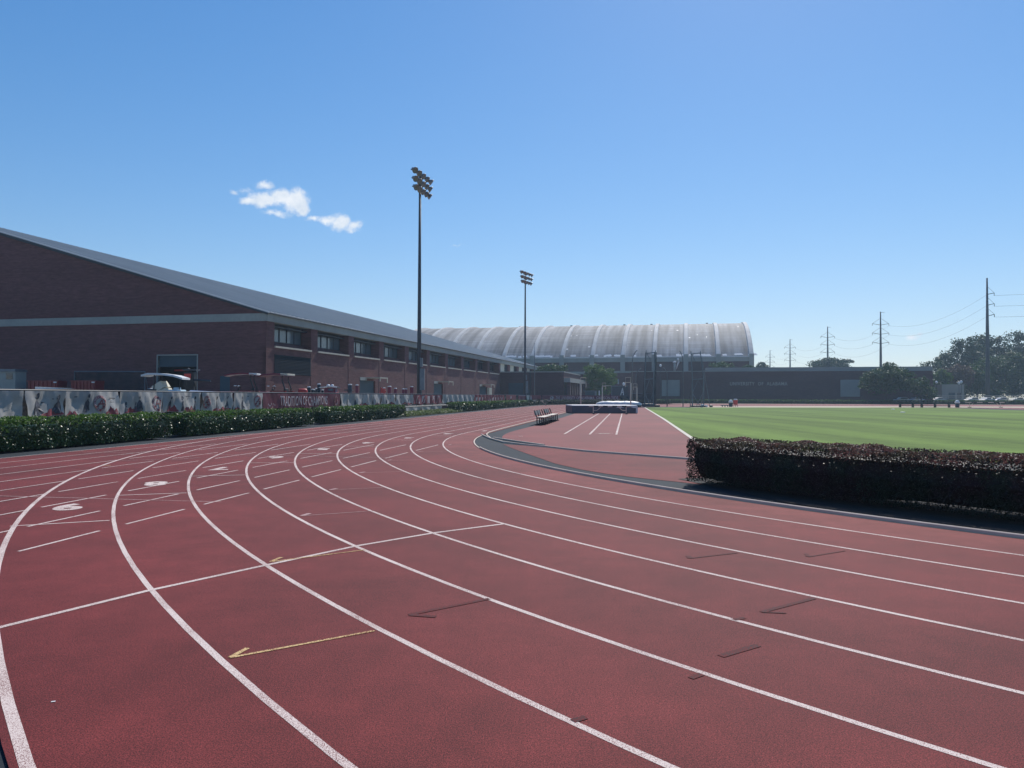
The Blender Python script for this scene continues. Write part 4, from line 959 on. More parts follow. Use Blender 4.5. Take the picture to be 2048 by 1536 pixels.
# ------------------------------------------------------------------ pole vault pits, uprights, barriers
x0,y0=G(1144,826.6); x1,y1=G(1272,826.6); wm=math.hypot(x1-x0,y1-y0); am=math.atan2(y1-y0,x1-x0)*.3
vm_=thing('landing_mat','navy grey pole vault landing mat with pale top cover on the runway','landing mat',(x0,y0,0),am)
MB().box(0,wm,0,5.6,0,.72).build('foam_block',M['matvinyl'],vm_,bevel=.05)
MB().box(.02,wm-.02,.04,5.55,.723,.80).build('top_cover',M['matwhite'],vm_,bevel=.03)
mb=MB()
for i in range(9):
    xa=wm*.55+i*.32; mb.add([(xa,-.012,.76),(xa+.32,-.012,.76),(xa+.32,-.012,.60+.08*math.sin((i+1)*1.3)),(xa,-.012,.60+.08*math.sin(i*1.3))],[(0,1,2,3)])
mb.build('cover_flap',M['matwhite'],vm_)
MB().box(wm-.16,wm+.015,-.02,.0,.05,.72).build('edge_trim',M['matwhite'],vm_)
xa,ya=G(1197,814.5); xb,yb=G(1283,814.5)
mat2=thing('landing_mat','rounded white covered landing mat farther down the runway','landing mat',(xa,ya,0),0); w2=xb-xa
MB().box(.3,w2-.3,0,5,0,.32).build('foam_block',M['black'],mat2)
n=16; mb=MB()
pr=[(0,.32),(-.05,.55),(.25,.85),(.9,.93),(2.5,.97),(4.2,.93),(5,.6),(5.1,.32)]
vs=[];fs=[]
for i in range(n+1):
    f=i/n; s_=1-.5*(abs(2*f-1)**6)
    for yq,zq in pr: vs.append((w2*f,yq*s_+2.5*(1-s_),.32+(zq-.32)*(s_ if s_>.5 else .5)+(.03*math.sin(i*2.1+yq*2) if zq>.5 else 0)))
for i in range(n):
    for j in range(len(pr)-1): a=i*len(pr)+j; fs.append((a,a+len(pr),a+len(pr)+1,a+1))
fs.append(tuple(range(len(pr)))); fs.append(tuple(n*len(pr)+j for j in range(len(pr)))[::-1])
mb.add(vs,fs).build('cover',M['matwhite'],mat2,True)
def upright(label,u,Y,zt,side,grp,r=.075):
    x=(u-1024)/F*Y; t=thing('vault_upright',label,'upright',(x,Y,0),0,grp)
    MB().tube([(0,0,0),(0,0,zt)],r,8).build('post',M['whitemetal'],t,True)
    a=MB(); zz=zt+.06; w_=1.35*side*(-1 if False else 1)
    a.tube([(0,0,zz),(w_,0,zz),(w_,0,zz+.55),(0,0,zz+.55),(0,0,zz)],.035,5).tube([(w_,0,zz),(w_,0,zz-.5)],.035,5)
    a.build('bar_bracket',M['whitemetal'],t); MB().box(-.25,.25,-.4,.4,0,.08).build('base',M['steel'],t)
upright('front left white pole vault upright behind the navy mat',1161.5,83,3.1,.42,'pole vault uprights')
upright('front right white pole vault upright behind the navy mat',1261.5,83,3.15,-.42,'pole vault uprights')
upright('rear left white pole vault upright at the white mat',1204.5,125,3.3,.42,'pole vault uprights')
upright('rear right white pole vault upright at the white mat',1274,125,3.2,-.42,'pole vault uprights')
def barrier(label,u0,u1,ul,ur,v,Y,hh,grp,stripes=4):
    xl=(u0-1024)/F*Y; xr_=(u1-1024)/F*Y; L_=xr_-xl; t=thing('steeplechase_barrier',label,'barrier',(xl,Y,0),0,grp)
    MB().box(0,L_,-.064,.064,hh-.127,hh).build('bar',M['whitemetal'],t,bevel=.01)
    n_=stripes*2+1
    for i in range(1,n_,2):
        MB().box(L_*i/n_,L_*(i+1)/n_,-.068,.068,hh-.130,hh+.004).build('stripe',M['black'],t)
    for uu,sg in ((ul,1),(ur,-1)):
        x=(uu-1024)/F*Y-xl
        MB().tube([(x,0,.05),(x,0,hh-.13)],.04,6).tube([(x,0,hh*.42),(x+sg*.35,0,hh*.45),(x+sg*.72,0,hh-.13)],.03,5).build('leg',M['whitemetal'],t)
        MB().tube([(x,-.45,.05),(x,.45,.05)],.045,6).lathe([(.0,0),(.09,.02),(.09,.10),(0,.12)],(x,-.45,0),8).build('foot',M['rubber'],t)
GB='striped steeplechase barriers'
barrier('nearest striped steeplechase barrier standing right in front of the navy mat',1178,1262,1186.7,1252.3,828,71.5,.80,GB)
barrier('striped steeplechase barrier on the far left bend below the red banners',1052,1101,1056.5,1091.7,811,140,.93,GB,3)
barrier('striped steeplechase barrier at the far right edge of the grass',1931,2009,1938.5,2001,815,131,.93,GB,3)
# low wooden rail
Y=131; xs_=[(u-1024)/F*Y for u in (1800,1825.5,1843.4,1870,1898)]
t=thing('low_bench_rail','long low dark brown bench rail at the far edge of the grass','bench',(xs_[0],Y,0),0)
for x in xs_: MB().box(x-xs_[0]-.12,x-xs_[0]+.12,-.2,.2,0,.5).build('leg',M['bark'],t)
MB().box(0,xs_[-1]-xs_[0],-.06,.06,.16,.30).build('rail',M['bark'],t)
# litter bins
def bin_(label,u,Y,h=1.15):
    x=(u-1024)/F*Y; t=thing('litter_bin',label,'litter bin',(x,Y,0),0,'litter bins at the far edge of the grass')
    MB().lathe([(.28,0),(.33,.05),(.34,h*.60)],(0,0,0),12).build('drum',M['darksteel'],t,True)
    MB().lathe([(.36,h*.58),(.42,h*.66),(.36,h*.78),(.30,h*.80)],(0,0,0),12).build('liner_bag',M['white'],t,True)
    MB().lathe([(.30,h*.80),(.31,h*.86),(.22,h*.97),(.05,h*1.0)],(0,0,0),12).build('lid',M['globe'],t,True)
bin_('dark litter bin with white domed lid near the red trolley',1461.5,130,1.2)
bin_('dark litter bin with white domed lid right of the low brown rail',1914.5,131,1.25)
x,y,_=AT(1471,812,130); t=thing('red_trolley','upright red equipment trolley beside the left litter bin','trolley',(x,y,0))
MB().box(-.3,.3,-.25,.25,.35,1.15).build('body',M['brightred'],t,bevel=.05); MB().lathe([(.33,1.15),(.36,1.22),(.20,1.38)],(0,0,0),10).build('cap',M['matwhite'],t)
for dx in (-.28,0,.28): MB().tube([(dx,-.1,.35),(dx*1.2,-.15,.0)],.05,6).build('leg',M['red'],t)
MB().tube([(-.3,0,.95),(-.55,0,.75)],.05,6).tube([(.3,0,1.1),(.5,0,1.15)],.05,6).build('handle',M['red'],t)
x,y,_=AT(1449,812,130); t=thing('low_cart','low flat cart with small wheels left of the litter bin','cart',(x,y,0))
MB().box(-.6,.6,-.3,.3,.18,.30).build('deck',M['steel'],t)
for dx in (-.45,0,.45): MB().lathe([(.02,-.03),(.11,-.03),(.11,.03),(.02,.03)],(dx,-.3,.11),10,Matrix.Rotation(R_(90),4,'X')).build('wheel',M['rubber'],t)
# white A-frame board
x,y,_=AT(1035.5,813,124); t=thing('sign_board','white lane marker board leaning at the hedge end','sign',(x,y,0))
MB().box(-.22,.22,-.02,.02,0,.85,Matrix.Rotation(R_(12),4,'X')@Matrix.Rotation(R_(-6),4,'Y')).build('panel',M['white'],t)
MB().box(-.20,.20,-.02,.02,0,.8,Matrix.Translation((0,.32,0))@Matrix.Rotation(R_(-14),4,'X')).build('back_panel',M['white'],t)
tv,tf=text_mesh('3',.55,.02); MB().add([(p[0],-.03-(p[1]+.45)*-.20,.45+p[1]) for p in tv],tf).build('number',M['darksteel'],t)
# small white markers on the grass
for i,(u,v,lab) in enumerate([(1786.5,819,'small white throw marker on the grass, nearer the left'),(1805.5,825,'small pale throw marker on the grass, slightly closer to the camera')]):
    x,y=G(u,v); o=MB().lathe([(.26,0),(.24,.05),(.10,.07)],(0,0,0),10).build('throw_marker',M['white']); o.location=(x,y,.01); tag(o,lab,'marker','throw markers on the grass')

# ------------------------------------------------------------------ throwing cage
cy_=125.
def PX(u): return (u-1024)/F*cy_
cage=thing('throwing_cage','tall netted hammer throwing cage with lattice gate towers at the grass edge','throwing cage',(PX(1300),cy_,0))
ox=PX(1300)
def tower(ul,ur,tl,tr,zt,hang=None):
    a=MB(); xl,xr_,tl_,tr__=PX(ul)-ox,PX(ur)-ox,PX(tl)-ox,PX(tr)-ox
    a.tube([(xl,0,0),(xl,0,4.6),(tl_,0,zt+.3)],[.10,.10,.07],6).tube([(xr_,0,0),(xr_,0,4.6),(tr__,0,zt+.3)],[.10,.10,.07],6)
    a.tube([(tl_,0,zt-.2),(tr__,0,zt)],.07,5).tube([(xl,0,4.5),(xr_,0,4.65)],.07,5)
    a.tube([(xl,0,2.3),((xl+xr_)/2,0,4.5),(xr_,0,2.6),(xl+.6,0,.1)],.055,4).tube([(xl,0,2.3),(xr_-.6,0,.1)],.055,4)
    a.tube([(tl_+.1,0,zt-.2),((tl_+tr__)/2,0,zt-1.4)],.05,4)
    for s_ in (0,1): a.tube([(xl+(xr_-xl)*s_,0,4.6),(xl+(xr_-xl)*s_,1.6,0)],.07,5)
    a.build('gate_tower',M['steel'],cage)
    MB().quad((xl,.02,.2),(xr_,.02,.2),(tr__,.02,zt),(tl_,.02,zt)).build('gate_net',M['netthin'],cage)
tower(1289.8,1307.4,1292.5,1311,9.0); tower(1384.8,1407.5,1382,1400.6,8.9)
MB().tube([(PX(1404)-ox,0,8.2),(PX(1419.8)-ox,0,.05)],.04,5).build('brace',M['steel'],cage)
nt=MB(); 
for s0_,s1_,t0_,t1_ in ((1285,1291,1291,1293),(1307,1311,1309,1313.5)):
    n=7
    for i in range(n):
        f0,f1=i/n,(i+1)/n
        a_=lambda f,q:(PX(q[0]+(q[1]-q[0])*f)-ox)
    nt.quad((PX(s0_)-ox,.1,.3),(PX(s1_)-ox,.1,.3),(PX(t1_)-ox,.1,9.0),(PX(t0_)-ox,.1,9.0))
    nt.quad((PX(s0_)-ox,.3,.3),(PX(s1_)-ox,-.1,.3),(PX(t1_)-ox,-.05,9.0),(PX(t0_)-ox,.25,9.0))
nt.build('hanging_net',M['net'],cage)
posts=[(1270.5,9.4,1),(1281,6.4,1),(1320.5,6.0,0),(1345.5,6.5,-1),(1374.3,9.3,-1)]
bk=[]
for i,(u,zt,sg) in enumerate(posts):
    xx=PX(u)-ox; yb_=3.0 if i in (0,4) else 4.5
    pts=[(xx,yb_,0),(xx,yb_,zt*.80)]
    if sg: pts+=[(xx+sg*.10,yb_-.1,zt*.90),(xx+sg*.45,yb_-.4,zt*.98),(xx+sg*.75,yb_-.7,zt+.1)]
    MB().tube(pts,[.09]*2+[.07]*(len(pts)-2),6).build('net_post',M['steel'],cage,True); bk.append((xx,yb_))
nb=MB()
xs2=[PX(1281)-ox]+[PX(u)-ox for u in (1320.5,1345.5,1374.3)]
for a_,b_ in zip(xs2[:-1],xs2[1:]): nb.quad((a_,4.4,.2),(b_,4.4,.2),(b_,4.4,5.9),(a_,4.4,5.9))
nb.build('back_net',M['netthin'],cage)
MB().box(PX(1284)-ox,PX(1307)-ox,-.3,.9,.05,.55).build('folded_net',M['darksteel'],cage,bevel=.12)
MB().box(PX(1382)-ox,PX(1412)-ox,-.2,.5,.02,.28).build('base_weights',M['black'],cage,bevel=.05)
for u in (1312,1316.5,1404,1412,1422): MB().box(PX(u)-ox-.25,PX(u)-ox+.25,-.2,.2,.0,.35 if u!=1404 else .45).build('ballast_bag',M['white'] if u in (1404,1412) else M['black'],cage,bevel=.06)
# scoreboard with letter A
x0,y0,_=AT(1204.5,790,178); sbx=thing('dark_scoreboard','dark gantry scoreboard with a pale letter A behind the uprights','scoreboard',(x0,y0,0))
sx=lambda u:(u-1024)/F*y0-x0
MB().tube([(sx(1205),0,0),(sx(1205),0,4.25),(sx(1223.5),0,4.25),(sx(1223.5),0,0)],.12,6).build('gantry',M['steel'],sbx)
MB().box(sx(1224),sx(1255.5),0,.4,1.5,4.1).build('board',M['darksteel'],sbx); MB().box(sx(1223.8),sx(1255.8),-.1,.5,4.103,4.25).build('top_trim',M['steel'],sbx); MB().box(sx(1232),sx(1254.5),-.1,.3,1.25,1.497).build('bottom_trim',M['concrete'],sbx)
for u in (1229,1251): MB().tube([(sx(u),.2,0),(sx(u),.2,1.5)],.1,6).build('post',M['steel'],sbx)
mb=MB()
for (xa,za),(xb,zb) in (((-.35,2.05),(.1,3.75)),((.1,3.75),(.32,2.05)),((-.3,2.65),(.4,2.8))):
    d=Vector((xb-xa,zb-za)).normalized(); nx_,nz_=-d.y*.09,d.x*.09; c0=sx(1244.3); mb.quad((c0+xa+nx_,-.02,za+nz_),(c0+xa-nx_,-.02,za-nz_),(c0+xb-nx_,-.02,zb-nz_),(c0+xb+nx_,-.02,zb+nz_))
mb.build('letter',M['white'],sbx)
# field net cage low between mat and cage
x0,y0,_=AT(1259,790,150); t=thing('low_net_frame','low grey netted frame behind the right vault uprights','net frame',(x0,y0,0)); wn=(1312-1259)/F*150
MB().tube([(0,0,0),(0,0,2.3),(wn,0,2.3),(wn,0,0)],.05,5).build('frame',M['steel'],t); MB().quad((0,0,0),(wn,0,0),(wn,0,2.3),(0,0,2.3)).build('net',M['net'],t)
x,y,_=AT(1187,790,178); t=thing('gate_frame','dark green gate with pale frame below the round tree','gate',(x-1,y,0))
MB().box(-1.0,1.3,0,.08,.2,2.95).build('panel',M['door'],t); MB().tube([(-1.4,-.05,3.0),(1.6,-.05,3.0)],.07,5).box(1.3,1.75,-.08,.1,0,3.0).build('frame',M['steel'],t)
x,y,_=AT(1198.5,790,178); t=thing('white_marker_post','thick white post just left of the rear vault uprights','post',(x,y,0)); MB().box(-.13,.13,-.1,.1,0,3.05).build('shaft',M['white'],t); MB().box(-.16,.16,-.13,.13,3.053,3.12).build('cap',M['cap'],t)
# rooftop stack with steam-white cap
x,y,_=AT(1349.3,744,240); t=thing('roof_vent_stack','pale vent stack with white cap above the stone ledge','vent',(x,y,9.5))
MB().lathe([(.33,0),(.33,3.0)],(0,0,0),12).build('pipe',M['concrete'],t,True); MB().lathe([(.55,3.0),(.60,3.15),(.30,3.5),(.05,3.55)],(0,0,0),12).build('cap',M['white'],t,True)
MB().tube([(.5,0,.9),(.9,0,2.4),(1.35,0,3.3),(1.1,0,4.0),(1.0,0,4.5)],[.08,.22,.30,.32,.22],8).build('steam_plume',M['white'],t,True)  # plume of steam, modelled as a solid white tube
# globe street lamps
def lamp(label,u,v,Y,two=False):
    x,y,z=AT(u,v,Y); t=thing('globe_lamp',label,'street lamp',(x,Y,0),0,'white globe lamps')
    MB().tube([(0,0,0),(0,0,z-.3)],[.08,.05],6).build('post',M['darksteel'],t)
    MB().lathe([(.1,-.35),(.30,-.15),(.36,.1),(.26,.32),(.06,.45)],(0,0,z),10).build('globe',M['globe'],t,True)
lamp('white globe lamp above the right end of the scoreboard',1247.5,768.5,182); lamp('white globe lamp beside the lettered building corner',1873,765,215)
lamp('white globe lamp left of its twin at the beige kiosk',1918,766.5,211); lamp('white globe lamp in front of the beige kiosk wall',1922.5,764.5,205); lamp('small white lamp over the far wall between the cage posts',1321,731.5,208)
# ------------------------------------------------------------------ right hand fence and cars
x0,y0,_=AT(1868,795,199); x1=AT(2150,795,186)[0]
t=thing('white_rail_fence','long white three-rail fence in front of the parked cars on the right','fence',(x0,y0,0),math.atan2(186-y0,x1-x0)); LF=math.hypot(x1-x0,186-y0)
for zz in (1.35,1.85,2.2): MB().tube([(0,0,zz),(LF,0,zz)],.08,5).build('rail',M['whitemetal'],t)
for k in range(int(LF/3)): MB().box(k*3-.05,k*3+.05,-.05,.05,0,2.25).build('post',M['steel'],t)
t=thing('dark_field_fence','low dark screened fence behind the far hedge on the right','fence',(*AT(1868,795,194)[:2],0),math.atan2(-11,33)*.9)
MB().box(0,42,-.02,.02,.1,1.15).build('screen',M['screen'],t)
for k in range(15): MB().tube([(k*3,.05,0),(k*3,.05,1.2)],.03,5).build('post',M['darksteel'],t)
def car(label,u,Y,rz,m,scale=1.,z=.3):
    x=(u-1024)/F*Y; t=thing('parked_car',label,'car',(x,Y,z),rz,'cars parked beyond the right fence'); s=scale
    body=[(-2.2,.35),(-2.25,.75),(-1.9,.92),(-1.3,.98),(-.75,1.42),(.75,1.45),(1.35,1.0),(2.1,.85),(2.25,.6),(2.2,.35)]
    n=len(body); vs=[(a*s,-.86*s,b*s) for a,b in body]+[(a*s,.86*s,b*s) for a,b in body]
    MB().add(vs,[tuple(range(n)),tuple(range(2*n-1,n-1,-1))]+[(i,n+i,n+(i+1)%n,(i+1)%n) for i in range(n)]).build('body',m,t,bevel=.05)
    for sy in (-.87,.87): MB().add([(-1.2*s,sy*s,1.0*s),(1.2*s,sy*s,1.02*s),(.68*s,sy*s,1.38*s),(-.70*s,sy*s,1.36*s)],[(0,1,2,3)]).build('side_window',M['darkglass'],t)
    MB().add([(1.37*s,-.75*s,1.02*s),(1.37*s,.75*s,1.02*s),(.79*s,.7*s,1.44*s),(.79*s,-.7*s,1.44*s)],[(0,1,2,3)]).build('windscreen',M['darkglass'],t)
    for ax_ in (-1.35,1.4):
        for sy in (-.8,.8): MB().lathe([(.05,-.1),(.33,-.1),(.33,.1),(.05,.1)],(ax_*s,sy*s,.33*s),12,Matrix.Rotation(R_(90),4,'X')).build('wheel',M['rubber'],t)
cs=[('white car parked behind the rails, first right of the kiosk',1945,208,.2,'white'),('white car parked second right of the kiosk, angled',1972,207,.5,'white'),('silver car parked near the right edge behind the rails',2003,206,.1,'silver'),
    ('pale car at the right edge of the picture behind the rails',2035,204,.15,'cream'),('white car left of the kiosk under the trees',1876,208,.3,'white'),('small white car below the slender tree by the lettered wall',1805,203,0,'white'),
    ('silver car half hidden below the slender tree',1832,204,.1,'silver'),('dark car between the kiosk and the lettered building',1850,206,.1,'darksteel')]
for lab,u,Y,rz,m in cs: car(lab,u,Y,rz,M[m])

# ------------------------------------------------------------------ machinery yard
def yx(u,o=19.): return YO(u,o)
def ypt(u,v,Y): x,y,z=AT(u,v,Y); return x,y,z
def tractor(label,u,Y,rz,mcan):
    x=(u-1024)/F*Y; t=thing('compact_tractor',label,'tractor',(x,Y,YZ),rz,'compact tractors in the yard')
    MB().extr([(-.38,.75),(.38,.75),(.38,1.15),(.25,1.28),(-.25,1.28),(-.38,1.15)],-1.75,-.35).build('bonnet',M['red'],t,bevel=.05)
    MB().box(-1.7,1.0,-.25,.25,.45,.75).build('chassis',M['darksteel'],t)
    MB().box(-.3,.9,-.6,.6,.68,.78).build('platform',M['darksteel'],t); 
    MB().box(.35,.85,-.28,.28,.95,1.1).box(.78,.92,-.28,.28,1.05,1.5).build('seat',M['black'],t,bevel=.03)
    st=MB().tube([(-.30,0,1.15),(-.05,0,1.48)],.03,6).build('steering_column',M['black'],t); 
    MB().tube([(-.05+.0+.06*math.sin(a),.2*math.cos(a),1.48+.18*math.sin(a)) for a in np.linspace(0,2*math.pi,13)],.02,5).build('steering_wheel',M['black'],t)
    for sy in (-.55,.55):
        MB().tube([(.95,sy,.7),(.98,sy,1.5),(.78,sy*.95,2.05),(.80,sy*.95,2.42)],.045,6).build('roll_bar',M['black'],t)
        MB().lathe([(.15,-.16),(.58,-.16),(.62,-.08),(.62,.08),(.58,.16),(.15,.16)],(.6,sy*1.25,.62),18,Matrix.Rotation(R_(90),4,'X')).build('rear_wheel',M['rubber'],t)
        MB().lathe([(.08,-.1),(.32,-.1),(.34,0),(.32,.1),(.08,.1)],(-1.35,sy*1.05,.34),14,Matrix.Rotation(R_(90),4,'X')).build('front_wheel',M['rubber'],t)
        MB().extr([(sy*1.25-.18,1.28),(sy*1.25+.18,1.28),(sy*1.25+.18,1.34),(sy*1.25-.18,1.34)],.1,1.1).build('fender',M['red'],t)
        MB().lathe([(.0,0),(.10,.02),(.10,.06),(.02,.08)],(-.2,sy*.9,1.62),8).build('mirror',M['silver'],t)
    pts=[(-.85,2.36),(-.5,2.46),(.3,2.52),(.9,2.50),(1.15,2.40)]
    vs=[(a,sy,b) for a,b in pts for sy in (-.65,.65)]+[(a,sy,b-.09) for a,b in pts for sy in (-.68,.68)]
    n=len(pts); fs=[(2*i,2*i+1,2*i+3,2*i+2) for i in range(n-1)]+[(2*n+2*i,2*n+2*i+2,2*n+2*i+3,2*n+2*i+1) for i in range(n-1)]+[(2*i,2*i+2,2*n+2*i+2,2*n+2*i) for i in range(n-1)]+[(2*i+1,2*n+2*i+1,2*n+2*i+3,2*i+3) for i in range(n-1)]+[(0,2*n,2*n+1,1),(2*n-2,2*n-1,4*n-1,4*n-2)]
    MB().add(vs,fs).build('canopy',mcan,t)
    MB().box(.62,1.12,-.67,.67,2.40,2.53,Matrix.Rotation(R_(2),4,'Y')).build('rear_panel',M['cream'] if mcan==M['crimson'] else M['matwhite'],t,bevel=.02)
    return t
tractor('red compact tractor with pinkish red canopy, left one of the pair',480,50.5,.12,M['red'])
tractor('red compact tractor with dark canopy and pale rear edge, right one of the pair',548,51.5,-.1,M['crimson'])
# cart with long pale canopy and tilted cream seat
Yv=43.; x=(336-1024)/F*Yv; t=thing('canopied_cart','utility cart with long white curved canopy and tilted cream seat','utility cart',(x,Yv,YZ),.05)
pts=[(-1.25,2.16),(-.9,2.26),(-.2,2.25),(.5,2.16),(1.0,2.00)]
mb=MB(); n=len(pts); vs=[(a,sy,b) for a,b in pts for sy in (-.6,.6)]+[(a,sy,b-.10) for a,b in pts for sy in (-.62,.62)]
fs=[(2*i,2*i+1,2*i+3,2*i+2) for i in range(n-1)]+[(2*n+2*i,2*n+2*i+2,2*n+2*i+3,2*n+2*i+1) for i in range(n-1)]+[(2*i,2*i+2,2*n+2*i+2,2*n+2*i) for i in range(n-1)]+[(2*i+1,2*n+2*i+1,2*n+2*i+3,2*i+3) for i in range(n-1)]+[(0,2*n,2*n+1,1),(2*n-2,2*n-1,4*n-1,4*n-2)]
mb.add(vs,fs).build('canopy',M['matwhite'],t)
MB().box(-1.3,1.3,-.55,.55,.35,.75).build('chassis',M['darksteel'],t,bevel=.05)
for a_,b_ in (((-.6,-.5,.7),(-.55,-.5,2.15)),((.8,-.5,.7),(.85,-.5,2.0)),((-.6,.5,.7),(-.55,.5,2.15)),((.8,.5,.7),(.85,.5,2.0))): MB().tube([a_,b_],.03,5).build('canopy_post',M['black'],t)
MB().box(-.24,.24,-.45,.45,0,.75,Matrix.Translation((.12,0,.66))@Matrix.Rotation(R_(-24),4,'Y')).build('seat_back',M['cream'],t,bevel=.03)
MB().box(-.30,.30,-.47,.47,0,.42,Matrix.Translation((-.26,0,1.32))@Matrix.Rotation(R_(-34),4,'Y')).build('raised_seat',M['cream'],t,bevel=.03)
MB().add([(-1.35,-.5,.7),(-.45,-.5,.7),(-.45,-.5,1.35),(-.9,-.5,1.38),(-1.35,-.5,1.0),(-1.35,.5,.7),(-.45,.5,.7),(-.45,.5,1.35),(-.9,.5,1.38),(-1.35,.5,1.0)],[(0,1,2,3,4),(9,8,7,6,5),(0,4,9,5),(4,3,8,9),(3,2,7,8),(2,1,6,7)]).build('dark_cowl',M['darksteel'],t)
MB().add([(-.95,-.52,1.39),(-.42,-.52,1.36),(-.40,.5,1.40),(-1.0,.5,1.45)],[(0,1,2,3)]).build('pale_lid',M['matwhite'],t)
MB().tube([(-1.6,-.3,1.0),(-1.1,-.3,1.16)],.10,6).build('red_fairing',M['red'],t)
for ax_ in (-.95,.95):
    for sy in (-.55,.55): MB().lathe([(.08,-.12),(.30,-.12),(.32,0),(.30,.12),(.08,.12)],(ax_,sy,.32),14,Matrix.Rotation(R_(90),4,'X')).build('wheel',M['rubber'],t)
x=(359-1024)/F*Yv; t=thing('spray_tank','pale blue square spray tank beside the canopied cart','tank',(x,Yv-.3,YZ)); MB().box(-.37,.37,-.4,.4,.68,1.33).build('tank',M['blueplastic'],t,bevel=.07)
MB().lathe([(.2,0),(.2,.12),(.12,.13)],(0,0,1.33),10).build('lid',M['blueplastic'],t); MB().box(-.4,.4,-.42,.42,0,.678).build('stand',M['darksteel'],t)
# dark upright machine
Yv=46.; x=(381-1024)/F*Yv; t=thing('boom_machine','tall dark upright machine with pink red panel and side arm by the roller door','machine',(x,Yv,YZ))
MB().box(-.32,.30,-.3,.3,.1,2.45).build('mast',M['black'],t,bevel=.05); MB().box(-.25,.15,-.34,-.303,2.0,2.32).build('red_panel',M['brightred'],t)
MB().tube([(.25,-.2,1.95),(1.3,-.2,1.90)],.07,6).build('side_arm',M['darksteel'],t); MB().tube([(.2,0,2.4),(-.2,0,2.62)],.08,6).box(-.35,.45,-.3,.3,2.5,2.6).build('top_plate',M['darksteel'],t)
MB().tube([(.3,-.2,1.8),(.45,-.2,1.2),(.2,-.2,.7)],.06,6).build('hose',M['black'],t)
# silver hooded trailer
Yv=42.5; x=(414-1024)/F*Yv; t=thing('covered_trailer','low trailer with shiny silver lid and red side','trailer',(x,Yv,YZ),0)
MB().box(-.85,.85,-.5,.5,.55,1.02).build('box_body',M['red'],t,bevel=.04); MB().add([(-.95,-.6,1.12),(.86,-.6,1.03),(.80,-.1,1.22),(-.88,-.1,1.30),(-.95,.6,1.12),(.86,.6,1.03)],[(0,1,2,3),(3,2,5,4),(0,3,4),(1,5,2)]).build('lid',M['silver'],t)
for sy in (-.5,.5): MB().lathe([(.08,-.1),(.30,-.1),(.30,.1),(.08,.1)],(.1,sy,.30),12,Matrix.Rotation(R_(90),4,'X')).build('wheel',M['rubber'],t)
# dark padded posts and bins (tackling pads) and red drum
def pad(label,u,vt,Y,w,m,shape='post',capm='matwhite'):
    x,y,z=AT(u,vt,Y); h=z-YZ; w=w/F*Y; t=thing('padded_post' if shape=='post' else 'storage_drum',label,'padded post' if shape=='post' else 'drum',(x,Y,YZ),0,'padded posts and drums behind the fence')
    MB().lathe([(w*.42,0),(w*.5,h*.3),(w*.5,h*.93),(w*.40,h*.96)],(0,0,0),12).build('body',m,t,True); MB().lathe([(w*.52,h*.955),(w*.52,h*.985),(w*.3,h)],(0,0,0),12).build('cap',M[capm],t,True)
pl=[(618,773,7,'black'),(625,778,5,'black'),(638,767,7,'black'),(632,776,5,'black'),(645,779,5,'black'),(628,779,5,'black'),(700,768,8,'darksteel'),(714,769,6,'crimson')]
dl=['leftmost dark padded post with pale cap right of the tractors','short dark padded post second from left in the cluster','tallest dark padded post in the cluster before the red cab','dark padded post beside the tallest one in the cluster','short dark padded post next to the red cab','shortest dark padded post in the cluster','dark padded post with pale top right of the red cab','maroon padded post just left of the blue green double door']
for (u,v,w,m),lab in zip(pl,dl): pad(lab,u,v,YO(u,17.5)[1],w,M[m])
pl=[(768.5,775,5,'brightred'),(779,772,7.5,'red'),(791,776,6,'crimson'),(806.5,777,5,'crimson'),(812,777,5,'crimson'),(823.5,772.5,7,'red')]
dl=['small bright red drum right of the first canopy door','tall red drum with pale cap, second in the right group','maroon drum with flat pale top, third in the right group','left one of two small touching maroon drums','right one of two small touching maroon drums','tall red drum just left of the nearer light pole']
for (u,v,w,m),lab in zip(pl,dl): pad(lab,u,v,YO(u,17.5)[1],w,M[m],'drum')
x,y,z=AT(605.5,783,52); t=thing('red_roller','bright red horizontal tank right of the tractors','tank',(x,52,YZ)); Mx=Matrix.Rotation(R_(90),4,'Y')
MB().lathe([(.10,-.30),(.19,-.24),(.19,.24),(.10,.30)],(0,0,z-YZ),14,Mx).build('tank',M['brightred'],t,True); MB().box(-.2,.2,-.15,.15,0,z-YZ-.185).build('stand',M['darksteel'],t)
x,y,z=AT(761,776,70); t=thing('red_pennant','bright red triangular flag left of the small red drum','flag',(x,70,YZ)); MB().tube([(0,0,0),(0,0,z-YZ+.15)],.02,5).build('staff',M['darksteel'],t)
MB().add([(0,0,z-YZ+.1),(.55,.05,z-YZ-.35),(-.1,0,z-YZ-.55),(0,.03,z-YZ+.1),(.55,.08,z-YZ-.35),(-.1,.03,z-YZ-.55)],[(0,1,2),(5,4,3),(0,3,4,1),(1,4,5,2)]).build('flag_cloth',M['brightred'],t)
